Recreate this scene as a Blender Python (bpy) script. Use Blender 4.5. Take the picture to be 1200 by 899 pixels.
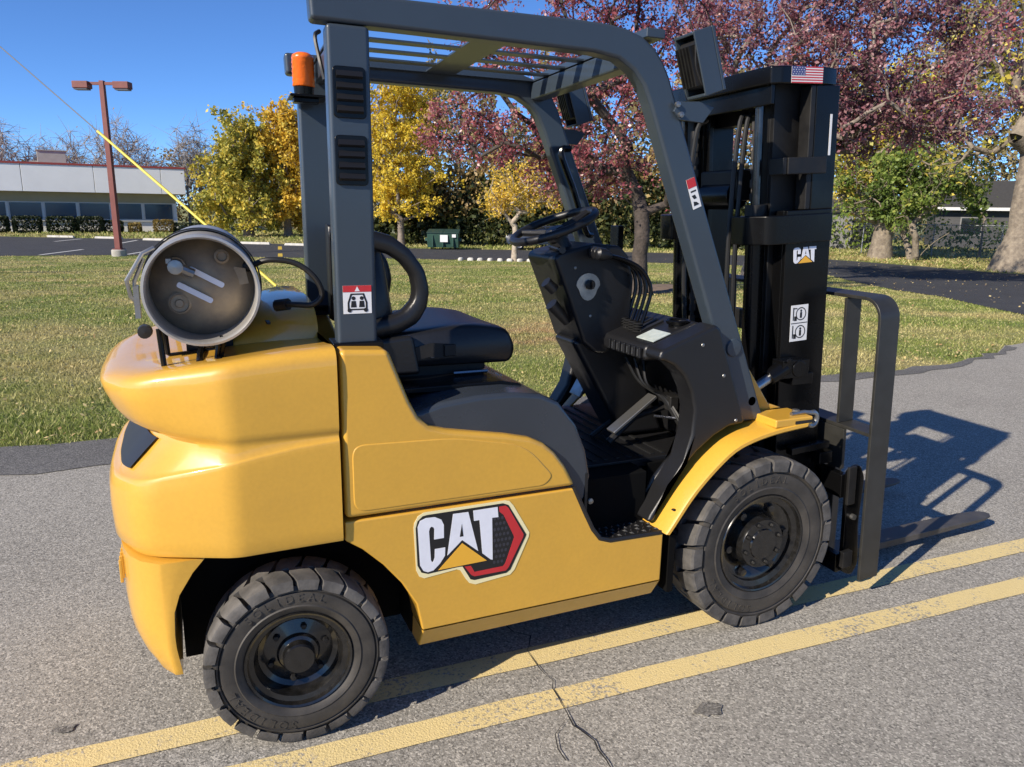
import bpy, bmesh, math, random
import numpy as np
from mathutils import Matrix, Vector

for _o in list(bpy.data.objects): bpy.data.objects.remove(_o, do_unlink=True)
SC = bpy.context.scene
COL = SC.collection
PI = math.pi
rad = math.radians

# ------------------------------------------------------------------ camera
YAW, PITCH, ROLL = 0.4126, 0.2259, 0.0141
_d = Vector((math.sin(YAW)*math.cos(PITCH), math.cos(YAW)*math.cos(PITCH), -math.sin(PITCH)))
_r0 = Vector((math.cos(YAW), -math.sin(YAW), 0)); _u0 = _r0.cross(_d)
_r = _r0*math.cos(ROLL) + _u0*math.sin(ROLL); _u = -_r0*math.sin(ROLL) + _u0*math.cos(ROLL)
cam_d = bpy.data.cameras.new('camera'); cam = bpy.data.objects.new('camera', cam_d); COL.objects.link(cam)
cam.matrix_world = Matrix(((_r.x, _u.x, -_d.x, -1.9238), (_r.y, _u.y, -_d.y, -2.5914), (_r.z, _u.z, -_d.z, 1.5429), (0, 0, 0, 1)))
cam_d.sensor_width = 36; cam_d.lens = 884.26/1200*36; cam_d.clip_start = .05; cam_d.clip_end = 6000
SC.camera = cam

# ------------------------------------------------------------------ sky, sun, exposure
SUN_EL = rad(31); SUN_AZ = math.atan2(-math.cos(rad(19.8)), -math.sin(rad(19.8)))   # clockwise from +Y
world = bpy.data.worlds.new('World'); SC.world = world; world.use_nodes = True
_n = world.node_tree.nodes; _n.clear()
_bg = _n.new('ShaderNodeBackground'); _out = _n.new('ShaderNodeOutputWorld'); _sky = _n.new('ShaderNodeTexSky')
_sky.sky_type = 'NISHITA'; _sky.sun_disc = False; _sky.sun_elevation = SUN_EL; _sky.sun_rotation = SUN_AZ
_sky.altitude = 200; _sky.air_density = 0.6; _sky.dust_density = 0.0; _sky.ozone_density = 10.0
_bg.inputs['Strength'].default_value = 0.13
world.node_tree.links.new(_sky.outputs[0], _bg.inputs[0]); world.node_tree.links.new(_bg.outputs[0], _out.inputs[0])
_sd = bpy.data.lights.new('sun', 'SUN'); _sd.energy = 4.9; _sd.angle = rad(.53); _sd.color = (1, .90, .76)
sun = bpy.data.objects.new('sun', _sd); COL.objects.link(sun); sun.location = (-12, -5, 8)
_ts = Vector((math.sin(SUN_AZ)*math.cos(SUN_EL), math.cos(SUN_AZ)*math.cos(SUN_EL), math.sin(SUN_EL)))
sun.rotation_euler = _ts.to_track_quat('Z', 'Y').to_euler()
SC.view_settings.view_transform = 'Standard'; SC.view_settings.look = 'None'
SC.view_settings.exposure = 0.50; SC.view_settings.gamma = 1.0; SC.view_settings.use_curve_mapping = False

# ------------------------------------------------------------------ materials
def mat(name, col, rough=.5, metal=0., spec=.5, coat=0., coat_r=.05, var=0., vscale=3., bump=0., bscale=200., col2=None,
        rvar=0., emit=None, trans=0., island=0., fine=0., fscale=60.):
    m = bpy.data.materials.new(name); m.use_nodes = True
    nt = m.node_tree; b = nt.nodes['Principled BSDF']; N = nt.nodes.new; L = nt.links.new
    b.inputs['Base Color'].default_value = (*col, 1); b.inputs['Roughness'].default_value = rough
    b.inputs['Metallic'].default_value = metal; b.inputs['Specular IOR Level'].default_value = spec
    b.inputs['Coat Weight'].default_value = coat; b.inputs['Coat Roughness'].default_value = coat_r
    if trans: b.inputs['Transmission Weight'].default_value = trans
    geo = N('ShaderNodeNewGeometry')
    sock = None
    if var or col2:
        nz = N('ShaderNodeTexNoise'); nz.inputs['Scale'].default_value = vscale; nz.inputs['Detail'].default_value = 6; nz.inputs['Roughness'].default_value = .6
        L(geo.outputs['Position'], nz.inputs['Vector'])
        mr = N('ShaderNodeMapRange'); mr.inputs[1].default_value = .3; mr.inputs[2].default_value = .7
        L(nz.outputs['Fac'], mr.inputs[0])
        mx = N('ShaderNodeMix'); mx.data_type = 'RGBA'
        c2 = col2 if col2 else tuple(c*(1-var) for c in col)
        mx.inputs[6].default_value = (*col, 1); mx.inputs[7].default_value = (*c2, 1)
        L(mr.outputs[0], mx.inputs[0]); sock = mx.outputs[2]
        if rvar:
            rm = N('ShaderNodeMapRange'); rm.inputs[3].default_value = rough-rvar; rm.inputs[4].default_value = rough+rvar
            L(mr.outputs[0], rm.inputs[0]); L(rm.outputs[0], b.inputs['Roughness'])
    if fine:
        nf = N('ShaderNodeTexNoise'); nf.inputs['Scale'].default_value = fscale; nf.inputs['Detail'].default_value = 3
        L(geo.outputs['Position'], nf.inputs['Vector'])
        mr2 = N('ShaderNodeMapRange'); mr2.inputs[1].default_value = .3; mr2.inputs[2].default_value = .7
        mr2.inputs[3].default_value = 1-fine; mr2.inputs[4].default_value = 1+fine
        L(nf.outputs['Fac'], mr2.inputs[0])
        mm = N('ShaderNodeMix'); mm.data_type = 'RGBA'; mm.blend_type = 'MULTIPLY'; mm.inputs[0].default_value = 1
        if sock: L(sock, mm.inputs[6])
        else: mm.inputs[6].default_value = (*col, 1)
        L(mr2.outputs[0], mm.inputs[7]); sock = mm.outputs[2]
    if island:
        hs = N('ShaderNodeHueSaturation')
        ma = N('ShaderNodeMapRange'); ma.inputs[3].default_value = 1-island; ma.inputs[4].default_value = 1+island
        L(geo.outputs['Random Per Island'], ma.inputs[0]); L(ma.outputs[0], hs.inputs['Value'])
        if sock: L(sock, hs.inputs['Color'])
        else: hs.inputs['Color'].default_value = (*col, 1)
        sock = hs.outputs[0]
    if sock: L(sock, b.inputs['Base Color'])
    if bump:
        nb = N('ShaderNodeTexNoise'); nb.inputs['Scale'].default_value = bscale; nb.inputs['Detail'].default_value = 4
        L(geo.outputs['Position'], nb.inputs['Vector'])
        bp = N('ShaderNodeBump'); bp.inputs['Strength'].default_value = .6; bp.inputs['Distance'].default_value = bump
        L(nb.outputs['Fac'], bp.inputs['Height']); L(bp.outputs[0], b.inputs['Normal'])
    return m

def leaf_mat(name, stops, transl=.35, rough=.5):
    """leaf: random colour of each leaf from a ramp, light passing through"""
    m = bpy.data.materials.new(name); m.use_nodes = True
    nt = m.node_tree; N = nt.nodes.new; L = nt.links.new; b = nt.nodes['Principled BSDF']; out = nt.nodes['Material Output']
    geo = N('ShaderNodeNewGeometry'); nz = N('ShaderNodeTexNoise'); nz.inputs['Scale'].default_value = .7; nz.inputs['Detail'].default_value = 2
    L(geo.outputs['Position'], nz.inputs['Vector'])
    ad = N('ShaderNodeMath'); ad.operation = 'MULTIPLY_ADD'; ad.inputs[1].default_value = 1.5; ad.inputs[2].default_value = -.75
    L(nz.outputs['Fac'], ad.inputs[0])
    sm = N('ShaderNodeMath'); sm.operation = 'MULTIPLY_ADD'; sm.inputs[1].default_value = .62
    L(geo.outputs['Random Per Island'], sm.inputs[0])
    a2 = N('ShaderNodeMath'); a2.operation = 'ADD'; a2.inputs[1].default_value = .2
    L(ad.outputs[0], a2.inputs[0]); L(a2.outputs[0], sm.inputs[2])
    rp = N('ShaderNodeValToRGB'); cr = rp.color_ramp
    while len(cr.elements) < len(stops): cr.elements.new(.5)
    for i, (p_, c) in enumerate(stops):
        cr.elements[i].position = p_; cr.elements[i].color = (*c, 1)
    L(sm.outputs[0], rp.inputs[0]); L(rp.outputs[0], b.inputs['Base Color'])
    b.inputs['Roughness'].default_value = rough; b.inputs['Specular IOR Level'].default_value = .35
    tr = N('ShaderNodeBsdfTranslucent'); L(rp.outputs[0], tr.inputs[0])
    mx = N('ShaderNodeMixShader'); mx.inputs[0].default_value = transl
    L(b.outputs[0], mx.inputs[1]); L(tr.outputs[0], mx.inputs[2]); L(mx.outputs[0], out.inputs['Surface'])
    return m

M = {}
M['yellow'] = mat('yellow_paint', (.67, .368, .042), .42, coat=.75, coat_r=.045, var=.08, vscale=3.5, bump=.0022, bscale=7, rvar=.08, fine=.03, fscale=90)
M['grey'] = mat('slate_grey_paint', (.038, .052, .068), .40, coat=.3, coat_r=.12, var=.12, vscale=4, bump=.0003, bscale=80)
M['black'] = mat('gloss_black_paint', (.0042, .0042, .0045), .24, spec=.28, coat=.0, coat_r=.1, var=.3, vscale=6, rvar=.08)
M['satin'] = mat('satin_black_steel', (.008, .008, .0085), .48, spec=.3, var=.4, vscale=9, col2=(.02, .019, .018), rvar=.1)
M['plastic'] = mat('black_moulded_plastic', (.011, .011, .012), .40, var=.2, vscale=8, bump=.0006, bscale=600, rvar=.06)
M['hoodplastic'] = mat('dark_blue_grey_hood_plastic', (.040, .048, .060), .26, coat=.3, coat_r=.15, var=.2, vscale=5, rvar=.06)
M['vinyl'] = mat('black_vinyl', (.013, .013, .014), .36, bump=.0012, bscale=90, var=.2, vscale=5)
M['tyre'] = mat('dusty_tyre_rubber', (.045, .043, .041), .8, col2=(.14, .13, .118), vscale=14, bump=.0015, bscale=150, spec=.3)
M['tyre_wall'] = mat('tyre_sidewall_rubber', (.026, .0245, .023), .55, col2=(.075, .067, .057), vscale=9, bump=.0006, bscale=200, spec=.35)
M['rim'] = mat('gloss_black_rim', (.005, .005, .005), .22, coat=.5, col2=(.016, .015, .014), vscale=35, rvar=.08)
M['steel'] = mat('bare_steel', (.5, .5, .5), .28, metal=1., var=.2, vscale=20, rvar=.08)
M['zinc'] = mat('dull_zinc', (.42, .42, .41), .4, metal=.9, col2=(.25, .24, .22), vscale=18, rvar=.1)
M['fork'] = mat('fork_steel', (.05, .048, .045), .5, metal=.4, col2=(.12, .11, .1), vscale=7, rvar=.1)
M['white'] = mat('white_print', (.75, .75, .74), .45)
M['silver'] = mat('silver_print', (.78, .79, .84), .35, var=.08, vscale=30)
M['red'] = mat('red_print', (.55, .03, .035), .4, var=.15, vscale=20)
M['cream'] = mat('cream_print', (.85, .75, .42), .45)
M['printblack'] = mat('black_print', (.012, .012, .013), .4)
M['printyellow'] = mat('yellow_print', (.8, .42, .04), .4)
M['navy'] = mat('navy_print', (.06, .07, .2), .45)
M['darkpanel'] = mat('dark_grille_panel', (.02, .021, .024), .45)
M['void'] = mat('shade_black_steel', (.004, .004, .004), .8, spec=.1, var=.3, vscale=8)  # shade under the chassis and in the wheel wells put into the colour
M['darkrod'] = mat('oily_dark_rod', (.10, .10, .105), .2, metal=.9, var=.3, vscale=30)
M['rubber'] = mat('black_rubber', (.012, .012, .012), .5)
M['tread'] = mat('step_tread', (.03, .03, .03), .6, bump=.002, bscale=300)

# ------------------------------------------------------------------ geometry helpers
class G:
    def __init__(s): s.v = []; s.f = []
    def add(s, v, f):
        o = len(s.v); s.v += [tuple(q) for q in v]; s.f += [tuple(i+o for i in q) for q in f]; return s
    def box(s, x0, x1, y0, y1, z0, z1):
        v = [(x0,y0,z0),(x1,y0,z0),(x1,y1,z0),(x0,y1,z0),(x0,y0,z1),(x1,y0,z1),(x1,y1,z1),(x0,y1,z1)]
        return s.add(v, [(0,3,2,1),(4,5,6,7),(0,1,5,4),(1,2,6,5),(2,3,7,6),(3,0,4,7)])
    def prism(s, poly, axis, a, b):
        """extrude a 2-D outline: axis 'y' takes (x,z), 'z' takes (x,y), 'x' takes (y,z)"""
        f = {'y': lambda p, t: (p[0], t, p[1]), 'z': lambda p, t: (p[0], p[1], t), 'x': lambda p, t: (t, p[0], p[1])}[axis]
        n = len(poly); v = [f(p, a) for p in poly] + [f(p, b) for p in poly]
        return s.add(v, [tuple(range(n)), tuple(range(2*n-1, n-1, -1))] + [(i, (i+1) % n, n+(i+1) % n, n+i) for i in range(n)])
    def loft(s, rings, closed=True, cap0=True, cap1=True):
        n = len(rings[0]); v = [q for r in rings for q in r]; f = []
        for k in range(len(rings)-1):
            for i in range(n if closed else n-1):
                j = (i+1) % n; f.append((k*n+i, k*n+j, (k+1)*n+j, (k+1)*n+i))
        if cap0: f.append(tuple(range(n-1, -1, -1)))
        if cap1: f.append(tuple(range((len(rings)-1)*n, len(rings)*n)))
        return s.add(v, f)
    def tube(s, pts, r, n=8, cap=True, flat=1.0):
        pts = [Vector(q) for q in pts]; rr = r if isinstance(r, (list, tuple)) else [r]*len(pts)
        rings = []; prev = None
        for i, q in enumerate(pts):
            t = (pts[min(i+1, len(pts)-1)] - pts[max(i-1, 0)]).normalized()
            if prev is None:
                a = Vector((0, 0, 1)) if abs(t.z) < .9 else Vector((1, 0, 0)); u = t.cross(a).normalized()
            else:
                u = (prev - t*prev.dot(t)).normalized()
            prev = u; w = t.cross(u)
            rings.append([q + (u*math.cos(2*PI*k/n)*flat + w*math.sin(2*PI*k/n))*rr[i] for k in range(n)])
        return s.loft(rings, True, cap, cap)
    def lathe(s, prof, c, axis='y', n=48, cap0=False, cap1=False):
        """prof: (radius, height along axis)"""
        rings = []
        for r, h in prof:
            ring = []
            for k in range(n):
                a = 2*PI*k/n; p, q = r*math.cos(a), r*math.sin(a)
                ring.append({'y': (c[0]+p, c[1]+h, c[2]+q), 'z': (c[0]+p, c[1]+q, c[2]+h), 'x': (c[0]+h, c[1]+p, c[2]+q)}[axis])
            rings.append(ring)
        return s.loft(rings, True, cap0, cap1)
    def xf(s, m):
        s.v = [tuple(m @ Vector(q)) for q in s.v]; return s

WORLD = set()
def link(o, parent=None):
    COL.objects.link(o)
    if parent is not None:
        o.parent = parent
        if parent.name in WORLD: o.matrix_parent_inverse = Matrix.Translation(-parent.location)
    return o
def tag(o, label=None, cat=None, group=None, kind=None):
    if label: o['label'] = label
    if cat: o['category'] = cat
    if group: o['group'] = group
    if kind: o['kind'] = kind
    return o
def thing(name, loc, label, cat, group=None, rz=0, world=False):
    """an Empty at the thing's base; world=True: its parts are given in world coordinates"""
    o = bpy.data.objects.new(name, None); o.location = loc; o.rotation_euler.z = rz; COL.objects.link(o)
    o.empty_display_size = .2
    if world: WORLD.add(o.name)
    return tag(o, label, cat, group)
def fast_mesh(name, V, F):
    """V (n,3) array, F (m,k) array of equal faces"""
    me = bpy.data.meshes.new(name); V = np.asarray(V, np.float32); F = np.asarray(F, np.int32); k = F.shape[1]
    me.vertices.add(len(V)); me.vertices.foreach_set('co', V.ravel())
    me.loops.add(F.size); me.loops.foreach_set('vertex_index', F.ravel())
    me.polygons.add(len(F)); me.polygons.foreach_set('loop_start', np.arange(0, F.size, k, dtype=np.int32))
    me.update(); me.validate(); return me
def obj(name, g, m, parent=None, bevel=0., seg=2, ang=35, smooth=True, label=None, recalc=True):
    if isinstance(g, G):
        me = bpy.data.meshes.new(name); me.from_pydata(g.v, [], g.f)
        if recalc:
            bm = bmesh.new(); bm.from_mesh(me); bmesh.ops.remove_doubles(bm, verts=bm.verts, dist=1e-5)
            bmesh.ops.recalc_face_normals(bm, faces=bm.faces); bm.to_mesh(me); bm.free()
    else: me = g
    me.materials.append(M[m] if isinstance(m, str) else m)
    if smooth:
        me.polygons.foreach_set('use_smooth', [True]*len(me.polygons)); me.set_sharp_from_angle(angle=rad(ang))
    o = bpy.data.objects.new(name, me); link(o, parent)
    if bevel:
        b = o.modifiers.new('bevel', 'BEVEL'); b.width = bevel; b.segments = seg; b.limit_method = 'ANGLE'; b.angle_limit = rad(30)
        b.harden_normals = True
    if label: o['label'] = label
    return o
def copy_tree(o, parent=None):
    c = o.copy(); COL.objects.link(c)
    if parent is not None: c.parent = parent
    for ch in o.children: copy_tree(ch, c)
    return c
def text_geo(s, size, extrude=.0):
    """outline of a text in the (x,y) plane, as G"""
    cu = bpy.data.curves.new('t', 'FONT'); cu.body = s; cu.size = size; cu.align_x = 'CENTER'; cu.align_y = 'CENTER'; cu.resolution_u = 3; cu.extrude = extrude
    o = bpy.data.objects.new('t', cu); COL.objects.link(o)
    dg = bpy.context.evaluated_depsgraph_get(); me = bpy.data.meshes.new_from_object(o.evaluated_get(dg))
    g = G(); g.add([tuple(v.co) for v in me.vertices], [tuple(p.vertices) for p in me.polygons])
    bpy.data.objects.remove(o, do_unlink=True); bpy.data.meshes.remove(me); bpy.data.curves.remove(cu)
    return g
def spline(pts, n=6):
    """Catmull-Rom through points"""
    P_ = [Vector(q) for q in pts]; P_ = [2*P_[0]-P_[1]] + P_ + [2*P_[-1]-P_[-2]]; out = []
    for i in range(1, len(P_)-2):
        for k in range(n):
            t = k/n; a, b, c, d = P_[i-1:i+3]
            out.append(.5*((2*b) + (c-a)*t + (2*a-5*b+4*c-d)*t*t + (3*b-a-3*c+d)*t**3))
    out.append(P_[-2]); return out
def round_poly(poly, r, n=5):
    """round the corners of a 2-D outline"""
    out = []; m = len(poly); rr = r if isinstance(r, (list, tuple)) else [r]*m
    for i in range(m):
        p = Vector(poly[i]); a = Vector(poly[i-1]); b = Vector(poly[(i+1) % m]); e = (a-p); f = (b-p)
        k = min(rr[i], e.length*.45, f.length*.45)
        if k < 1e-5: out.append(tuple(p)); continue
        q0 = p+e.normalized()*k; q1 = p+f.normalized()*k
        for j in range(n+1):
            t = j/n; out.append(tuple(q0*(1-t)**2 + p*2*t*(1-t) + q1*t*t))
    return out
# ================================================================== SETTING: terrain, asphalt, lawn
def zt(x, y):
    s = (x+1.92)*.401+(y+2.59)*.916
    t = np.clip((s-7)/27., 0, 1); return -.8*t*t*(3-2*t)

def grass_mat(name, blades):
    m = bpy.data.materials.new(name); m.use_nodes = True
    nt = m.node_tree; N = nt.nodes.new; L = nt.links.new; b = nt.nodes['Principled BSDF']; out = nt.nodes['Material Output']
    geo = N('ShaderNodeNewGeometry')
    def noise(sc, det=4):
        n = N('ShaderNodeTexNoise'); n.inputs['Scale'].default_value = sc; n.inputs['Detail'].default_value = det; L(geo.outputs['Position'], n.inputs['Vector']); return n.outputs['Fac']
    def rng(s, a, c, lo=0., hi=1.):
        r = N('ShaderNodeMapRange'); r.inputs[1].default_value = a; r.inputs[2].default_value = c; r.inputs[3].default_value = lo; r.inputs[4].default_value = hi; L(s, r.inputs[0]); return r.outputs[0]
    def mix(f, a, c):
        x = N('ShaderNodeMix'); x.data_type = 'RGBA'
        if hasattr(f, 'links'): L(f, x.inputs[0])
        else: x.inputs[0].default_value = f
        for s, q in ((6, a), (7, c)):
            if hasattr(q, 'links'): L(q, x.inputs[s])
            else: x.inputs[s].default_value = (*q, 1)
        return x.outputs[2]
    def mth(op, a, c):
        x = N('ShaderNodeMath'); x.operation = op; x.use_clamp = True
        for s, q in ((0, a), (1, c)):
            if hasattr(q, 'links'): L(q, x.inputs[s])
            else: x.inputs[s].default_value = q
        return x.outputs[0]
    green = mix(rng(noise(1.1), .35, .65), (.145, .20, .04), (.225, .255, .065))
    dry = rng(noise(.45, 7), .44, .62)
    # worn brown patch of turf beside the road
    vm = N('ShaderNodeVectorMath'); vm.operation = 'SUBTRACT'; vm.inputs[1].default_value = (2.2, 6.3, 0); L(geo.outputs['Position'], vm.inputs[0])
    vs = N('ShaderNodeVectorMath'); vs.operation = 'MULTIPLY'; vs.inputs[1].default_value = (.5, .75, 0); L(vm.outputs[0], vs.inputs[0])
    vl = N('ShaderNodeVectorMath'); vl.operation = 'LENGTH'; L(vs.outputs[0], vl.inputs[0])
    patch = mth('MULTIPLY', rng(vl.outputs['Value'], .5, 1.3, 1, 0), rng(noise(2.2, 5), .3, .6))
    c = mix(mth('MULTIPLY', dry, .75), green, (.42, .345, .16))
    c = mix(mth('MULTIPLY', patch, .85), c, (.38, .24, .13))
    if blades:
        isl = geo.outputs['Random Per Island']
        c = mix(rng(isl, .6, 1., 0, .8), c, (.50, .44, .22))
        hs = N('ShaderNodeHueSaturation'); L(rng(isl, 0, .6, .7, 1.4), hs.inputs['Value']); L(c, hs.inputs['Color']); c = hs.outputs[0]
        tr = N('ShaderNodeBsdfTranslucent'); L(c, tr.inputs[0]); mx = N('ShaderNodeMixShader'); mx.inputs[0].default_value = .3
        L(b.outputs[0], mx.inputs[1]); L(tr.outputs[0], mx.inputs[2]); L(mx.outputs[0], out.inputs['Surface'])
    else:
        c = mix(rng(noise(28, 5), .4, .62, 0, .35), c, (.17, .14, .065))
        c = mix(rng(noise(90, 3), .5, .7, 0, .7), c, (.45, .40, .19))
        nb = N('ShaderNodeBump'); nb.inputs['Distance'].default_value = .03; L(noise(40, 5), nb.inputs['Height']); L(nb.outputs[0], b.inputs['Normal'])
    L(c, b.inputs['Base Color']); b.inputs['Roughness'].default_value = .7; b.inputs['Specular IOR Level'].default_value = .2
    return m

def asphalt_mat(name, c_lo, c_hi, speck, bump=.004, paint=None, wear=.5):
    m = bpy.data.materials.new(name); m.use_nodes = True
    nt = m.node_tree; N = nt.nodes.new; L = nt.links.new; b = nt.nodes['Principled BSDF']
    geo = N('ShaderNodeNewGeometry')
    def noise(sc, det=4, rough=.6):
        n = N('ShaderNodeTexNoise'); n.inputs['Scale'].default_value = sc; n.inputs['Detail'].default_value = det; n.inputs['Roughness'].default_value = rough
        L(geo.outputs['Position'], n.inputs['Vector']); return n.outputs['Fac']
    def rng(s, a, c, lo=0., hi=1.):
        r = N('ShaderNodeMapRange'); r.inputs[1].default_value = a; r.inputs[2].default_value = c; r.inputs[3].default_value = lo; r.inputs[4].default_value = hi; L(s, r.inputs[0]); return r.outputs[0]
    def mix(f, a, c):
        x = N('ShaderNodeMix'); x.data_type = 'RGBA'; L(f, x.inputs[0])
        for s, q in ((6, a), (7, c)):
            if hasattr(q, 'links'): L(q, x.inputs[s])
            else: x.inputs[s].default_value = (*q, 1)
        return x.outputs[2]
    c = mix(rng(noise(.9, 6), .3, .7), c_lo, c_hi)
    vo = N('ShaderNodeTexVoronoi'); vo.inputs['Scale'].default_value = 165; L(geo.outputs['Position'], vo.inputs['Vector'])
    sx = N('ShaderNodeSeparateColor'); L(vo.outputs['Color'], sx.inputs[0])
    c = mix(rng(sx.outputs[0], .5, 1., 0, .75), c, speck)                       # pale aggregate stones
    c = mix(rng(sx.outputs[1], .55, 1., 0, .70), c, tuple(q*.28 for q in c_lo))     # dark binder gaps
    c = mix(rng(noise(2.1, 8, .7), .58, .78, 0, .38), c, tuple(q*.5 for q in c_lo))     # stains
    if paint:
        n1 = noise(75, 4, .7)
        msk = N('ShaderNodeMath'); msk.operation = 'ADD'; L(n1, msk.inputs[0]); L(rng(noise(3.5, 4), .3, .7, -.13, .13), msk.inputs[1])
        c = mix(rng(msk.outputs[0], wear-.07, wear+.07, .9, 0), c, paint)
    L(c, b.inputs['Base Color']); b.inputs['Roughness'].default_value = .85; b.inputs['Specular IOR Level'].default_value = .3
    bp = N('ShaderNodeBump'); bp.inputs['Distance'].default_value = bump; bp.inputs['Strength'].default_value = .8
    L(noise(170, 3), bp.inputs['Height']); L(bp.outputs[0], b.inputs['Normal'])
    return m

M['lawn'] = grass_mat('lawn_soil', False); M['blades'] = grass_mat('grass_blades', True)
M['asphalt'] = asphalt_mat('weathered_grey_asphalt', (.255, .240, .209), (.32, .302, .264), (.58, .545, .475))
M['asphalt_dark'] = asphalt_mat('sealed_shaded_asphalt', (.034, .035, .040), (.055, .056, .060), (.11, .11, .11))
M['asphalt_patch'] = asphalt_mat('patched_asphalt', (.095, .092, .088), (.15, .145, .137), (.30, .29, .27))
M['line'] = asphalt_mat('worn_yellow_line', (.205, .195, .178), (.275, .262, .24), (.55, .525, .48), paint=(.74, .58, .26), wear=.63)
M['stripe'] = mat('white_stripe_paint', (.62, .62, .6), .7, var=.25, vscale=2)
M['stripe_y'] = mat('yellow_stripe_paint', (.65, .45, .05), .7, var=.2, vscale=2)
M['crack'] = mat('open_crack', (.018, .017, .016), .95)

def lines(*seg):
    out = []
    for a, b, st in seg: out += list(np.arange(a, b, st))
    return np.array(out + [seg[-1][1]])
gx = lines((-3000, -200, 400), (-200, -40, 20), (-40, 60, 1), (60, 200, 20), (200, 3000, 400))
gy = lines((-3000, -200, 400), (-200, -24, 16), (-24, 90, 1), (90, 250, 20), (250, 3000, 400))
XX, YY = np.meshgrid(gx, gy); ZZ = zt(XX, YY) - .012
nv = len(gx); idx = np.arange(len(gx)*len(gy)).reshape(len(gy), len(gx))
o = obj('ground', fast_mesh('ground', np.stack([XX, YY, ZZ], -1).reshape(-1, 3), np.stack([idx[:-1, :-1], idx[:-1, 1:], idx[1:, 1:], idx[1:, :-1]], -1).reshape(-1, 4)), 'lawn', smooth=False)
tag(o, kind='structure')

def ribbon(name, A, B, m, dz=0., step=1.0, nac=8, parent=None):
    """a sheet draped on the terrain between two edge polylines with matching corners"""
    a = []; b = []
    for i in range(len(A)-1):
        L_ = max(np.hypot(A[i+1][0]-A[i][0], A[i+1][1]-A[i][1]), np.hypot(B[i+1][0]-B[i][0], B[i+1][1]-B[i][1]))
        n = max(1, int(L_/step))
        for k in range(n):
            t = k/n; a.append([A[i][c]*(1-t)+A[i+1][c]*t for c in (0, 1)]); b.append([B[i][c]*(1-t)+B[i+1][c]*t for c in (0, 1)])
    a.append(A[-1]); b.append(B[-1]); a = np.array(a, float); b = np.array(b, float)
    t = np.linspace(0, 1, nac+1)[None, :, None]; Pn = a[:, None, :]*(1-t)+b[:, None, :]*t
    V = np.concatenate([Pn, (zt(Pn[..., 0], Pn[..., 1])+dz)[..., None]], -1).reshape(-1, 3)
    idx = np.arange(len(V)).reshape(len(a), nac+1)
    F = np.stack([idx[:-1, :-1], idx[:-1, 1:], idx[1:, 1:], idx[1:, :-1]], -1).reshape(-1, 4)
    return obj(name, fast_mesh(name, V, F), m, parent, smooth=False)
EDGE = [(-45, 3.3), (-20, 3.15), (-8, 3.08), (-3.08, 2.99), (-2.26, 2.94), (0, 2.9), (2, 2.92), (3.75, 2.85), (5.05, 2.74), (6.34, 3.0), (8.02, 3.61)]
# soft irregular lawn edge
random.seed(4)
def wob(pl, amp, step):
    out = []
    for i in range(len(pl)-1):
        n = max(1, int(math.hypot(pl[i+1][0]-pl[i][0], pl[i+1][1]-pl[i][1])/step))
        for k in range(n):
            t = k/n; out.append((pl[i][0]*(1-t)+pl[i+1][0]*t+random.gauss(0, amp), pl[i][1]*(1-t)+pl[i+1][1]*t+random.gauss(0, amp)))
    return out+[pl[-1]]
E2 = wob(EDGE[2:], .035, .22); E2 = EDGE[:2]+E2
road = tag(ribbon('road', E2, [(x, -22) for x, y in E2[:-1]]+[(16, -22)], 'asphalt', 0, 1.5, 14), kind='structure')
IN = [(8.02, 3.61), (9.5, 4.1), (10.8, 4.8), (11.3, 5.6), (11.9, 6.5), (12.5, 7.35), (14.24, 9.59), (15.37, 11.7), (17.64, 14.84), (21.2, 19.7), (22.3, 23), (21.5, 26), (18.6, 28), (12.42, 30.4), (8.2, 33.1), (3.25, 34.7), (-3.88, 38.2), (-9.4, 38.4), (-14, 38.5), (-40, 40)]
OUT = [(16, -22), (24, -16), (32, -8), (34, 0), (34, 6), (33, 10), (31.5, 13), (30.7, 16), (30.2, 18.5), (30.4, 22.5), (30.2, 26.75), (29.5, 30.5), (23.6, 35.8), (16.5, 39.7), (10.9, 42.5), (5.06, 47.5), (-2.4, 57.5), (-8.5, 59.3), (-13.7, 62.6), (-40, 68)]
drive = tag(ribbon('parking_lot', IN, OUT, 'asphalt_dark', 0, 1.0, 24), kind='structure')  # dark seal of the lot; tree shade on the drive is in the colour
# darker patched strip along the lawn
st = [(x, y) for x, y in E2 if -25 < x < 7.5]
strip = ribbon('asphalt_strip', [(x, y-.015) for x, y in st], [(x, y-(.55 if x < 2 else max(.16, .55-.16*(x-2)))-.06*math.sin(x*1.7)-.03*math.sin(x*5.1)-random.gauss(0, .02)) for x, y in st], 'asphalt_patch', .004, 1., 2, road)
# the two yellow lines
def line_pts(p, q, w, n=60):
    p = Vector(p); q = Vector(q); d = (q-p).normalized(); s = Vector((-d.y, d.x))*w/2; A = []; B = []
    for k in range(n+1):
        c = p+(q-p)*k/n; A.append(tuple(c+s*(1+random.gauss(0, .05)))); B.append(tuple(c-s*(1+random.gauss(0, .05))))
    return A, B
for (p_, q_) in (((-6.0, -.327), (9.5, -.655)), ((-6.0, -.53), (9.5, -1.0))):
    A, B = line_pts(p_, q_, .105); ribbon('yellow_line', A, B, 'line', .004, 1., 2, road)
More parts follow.
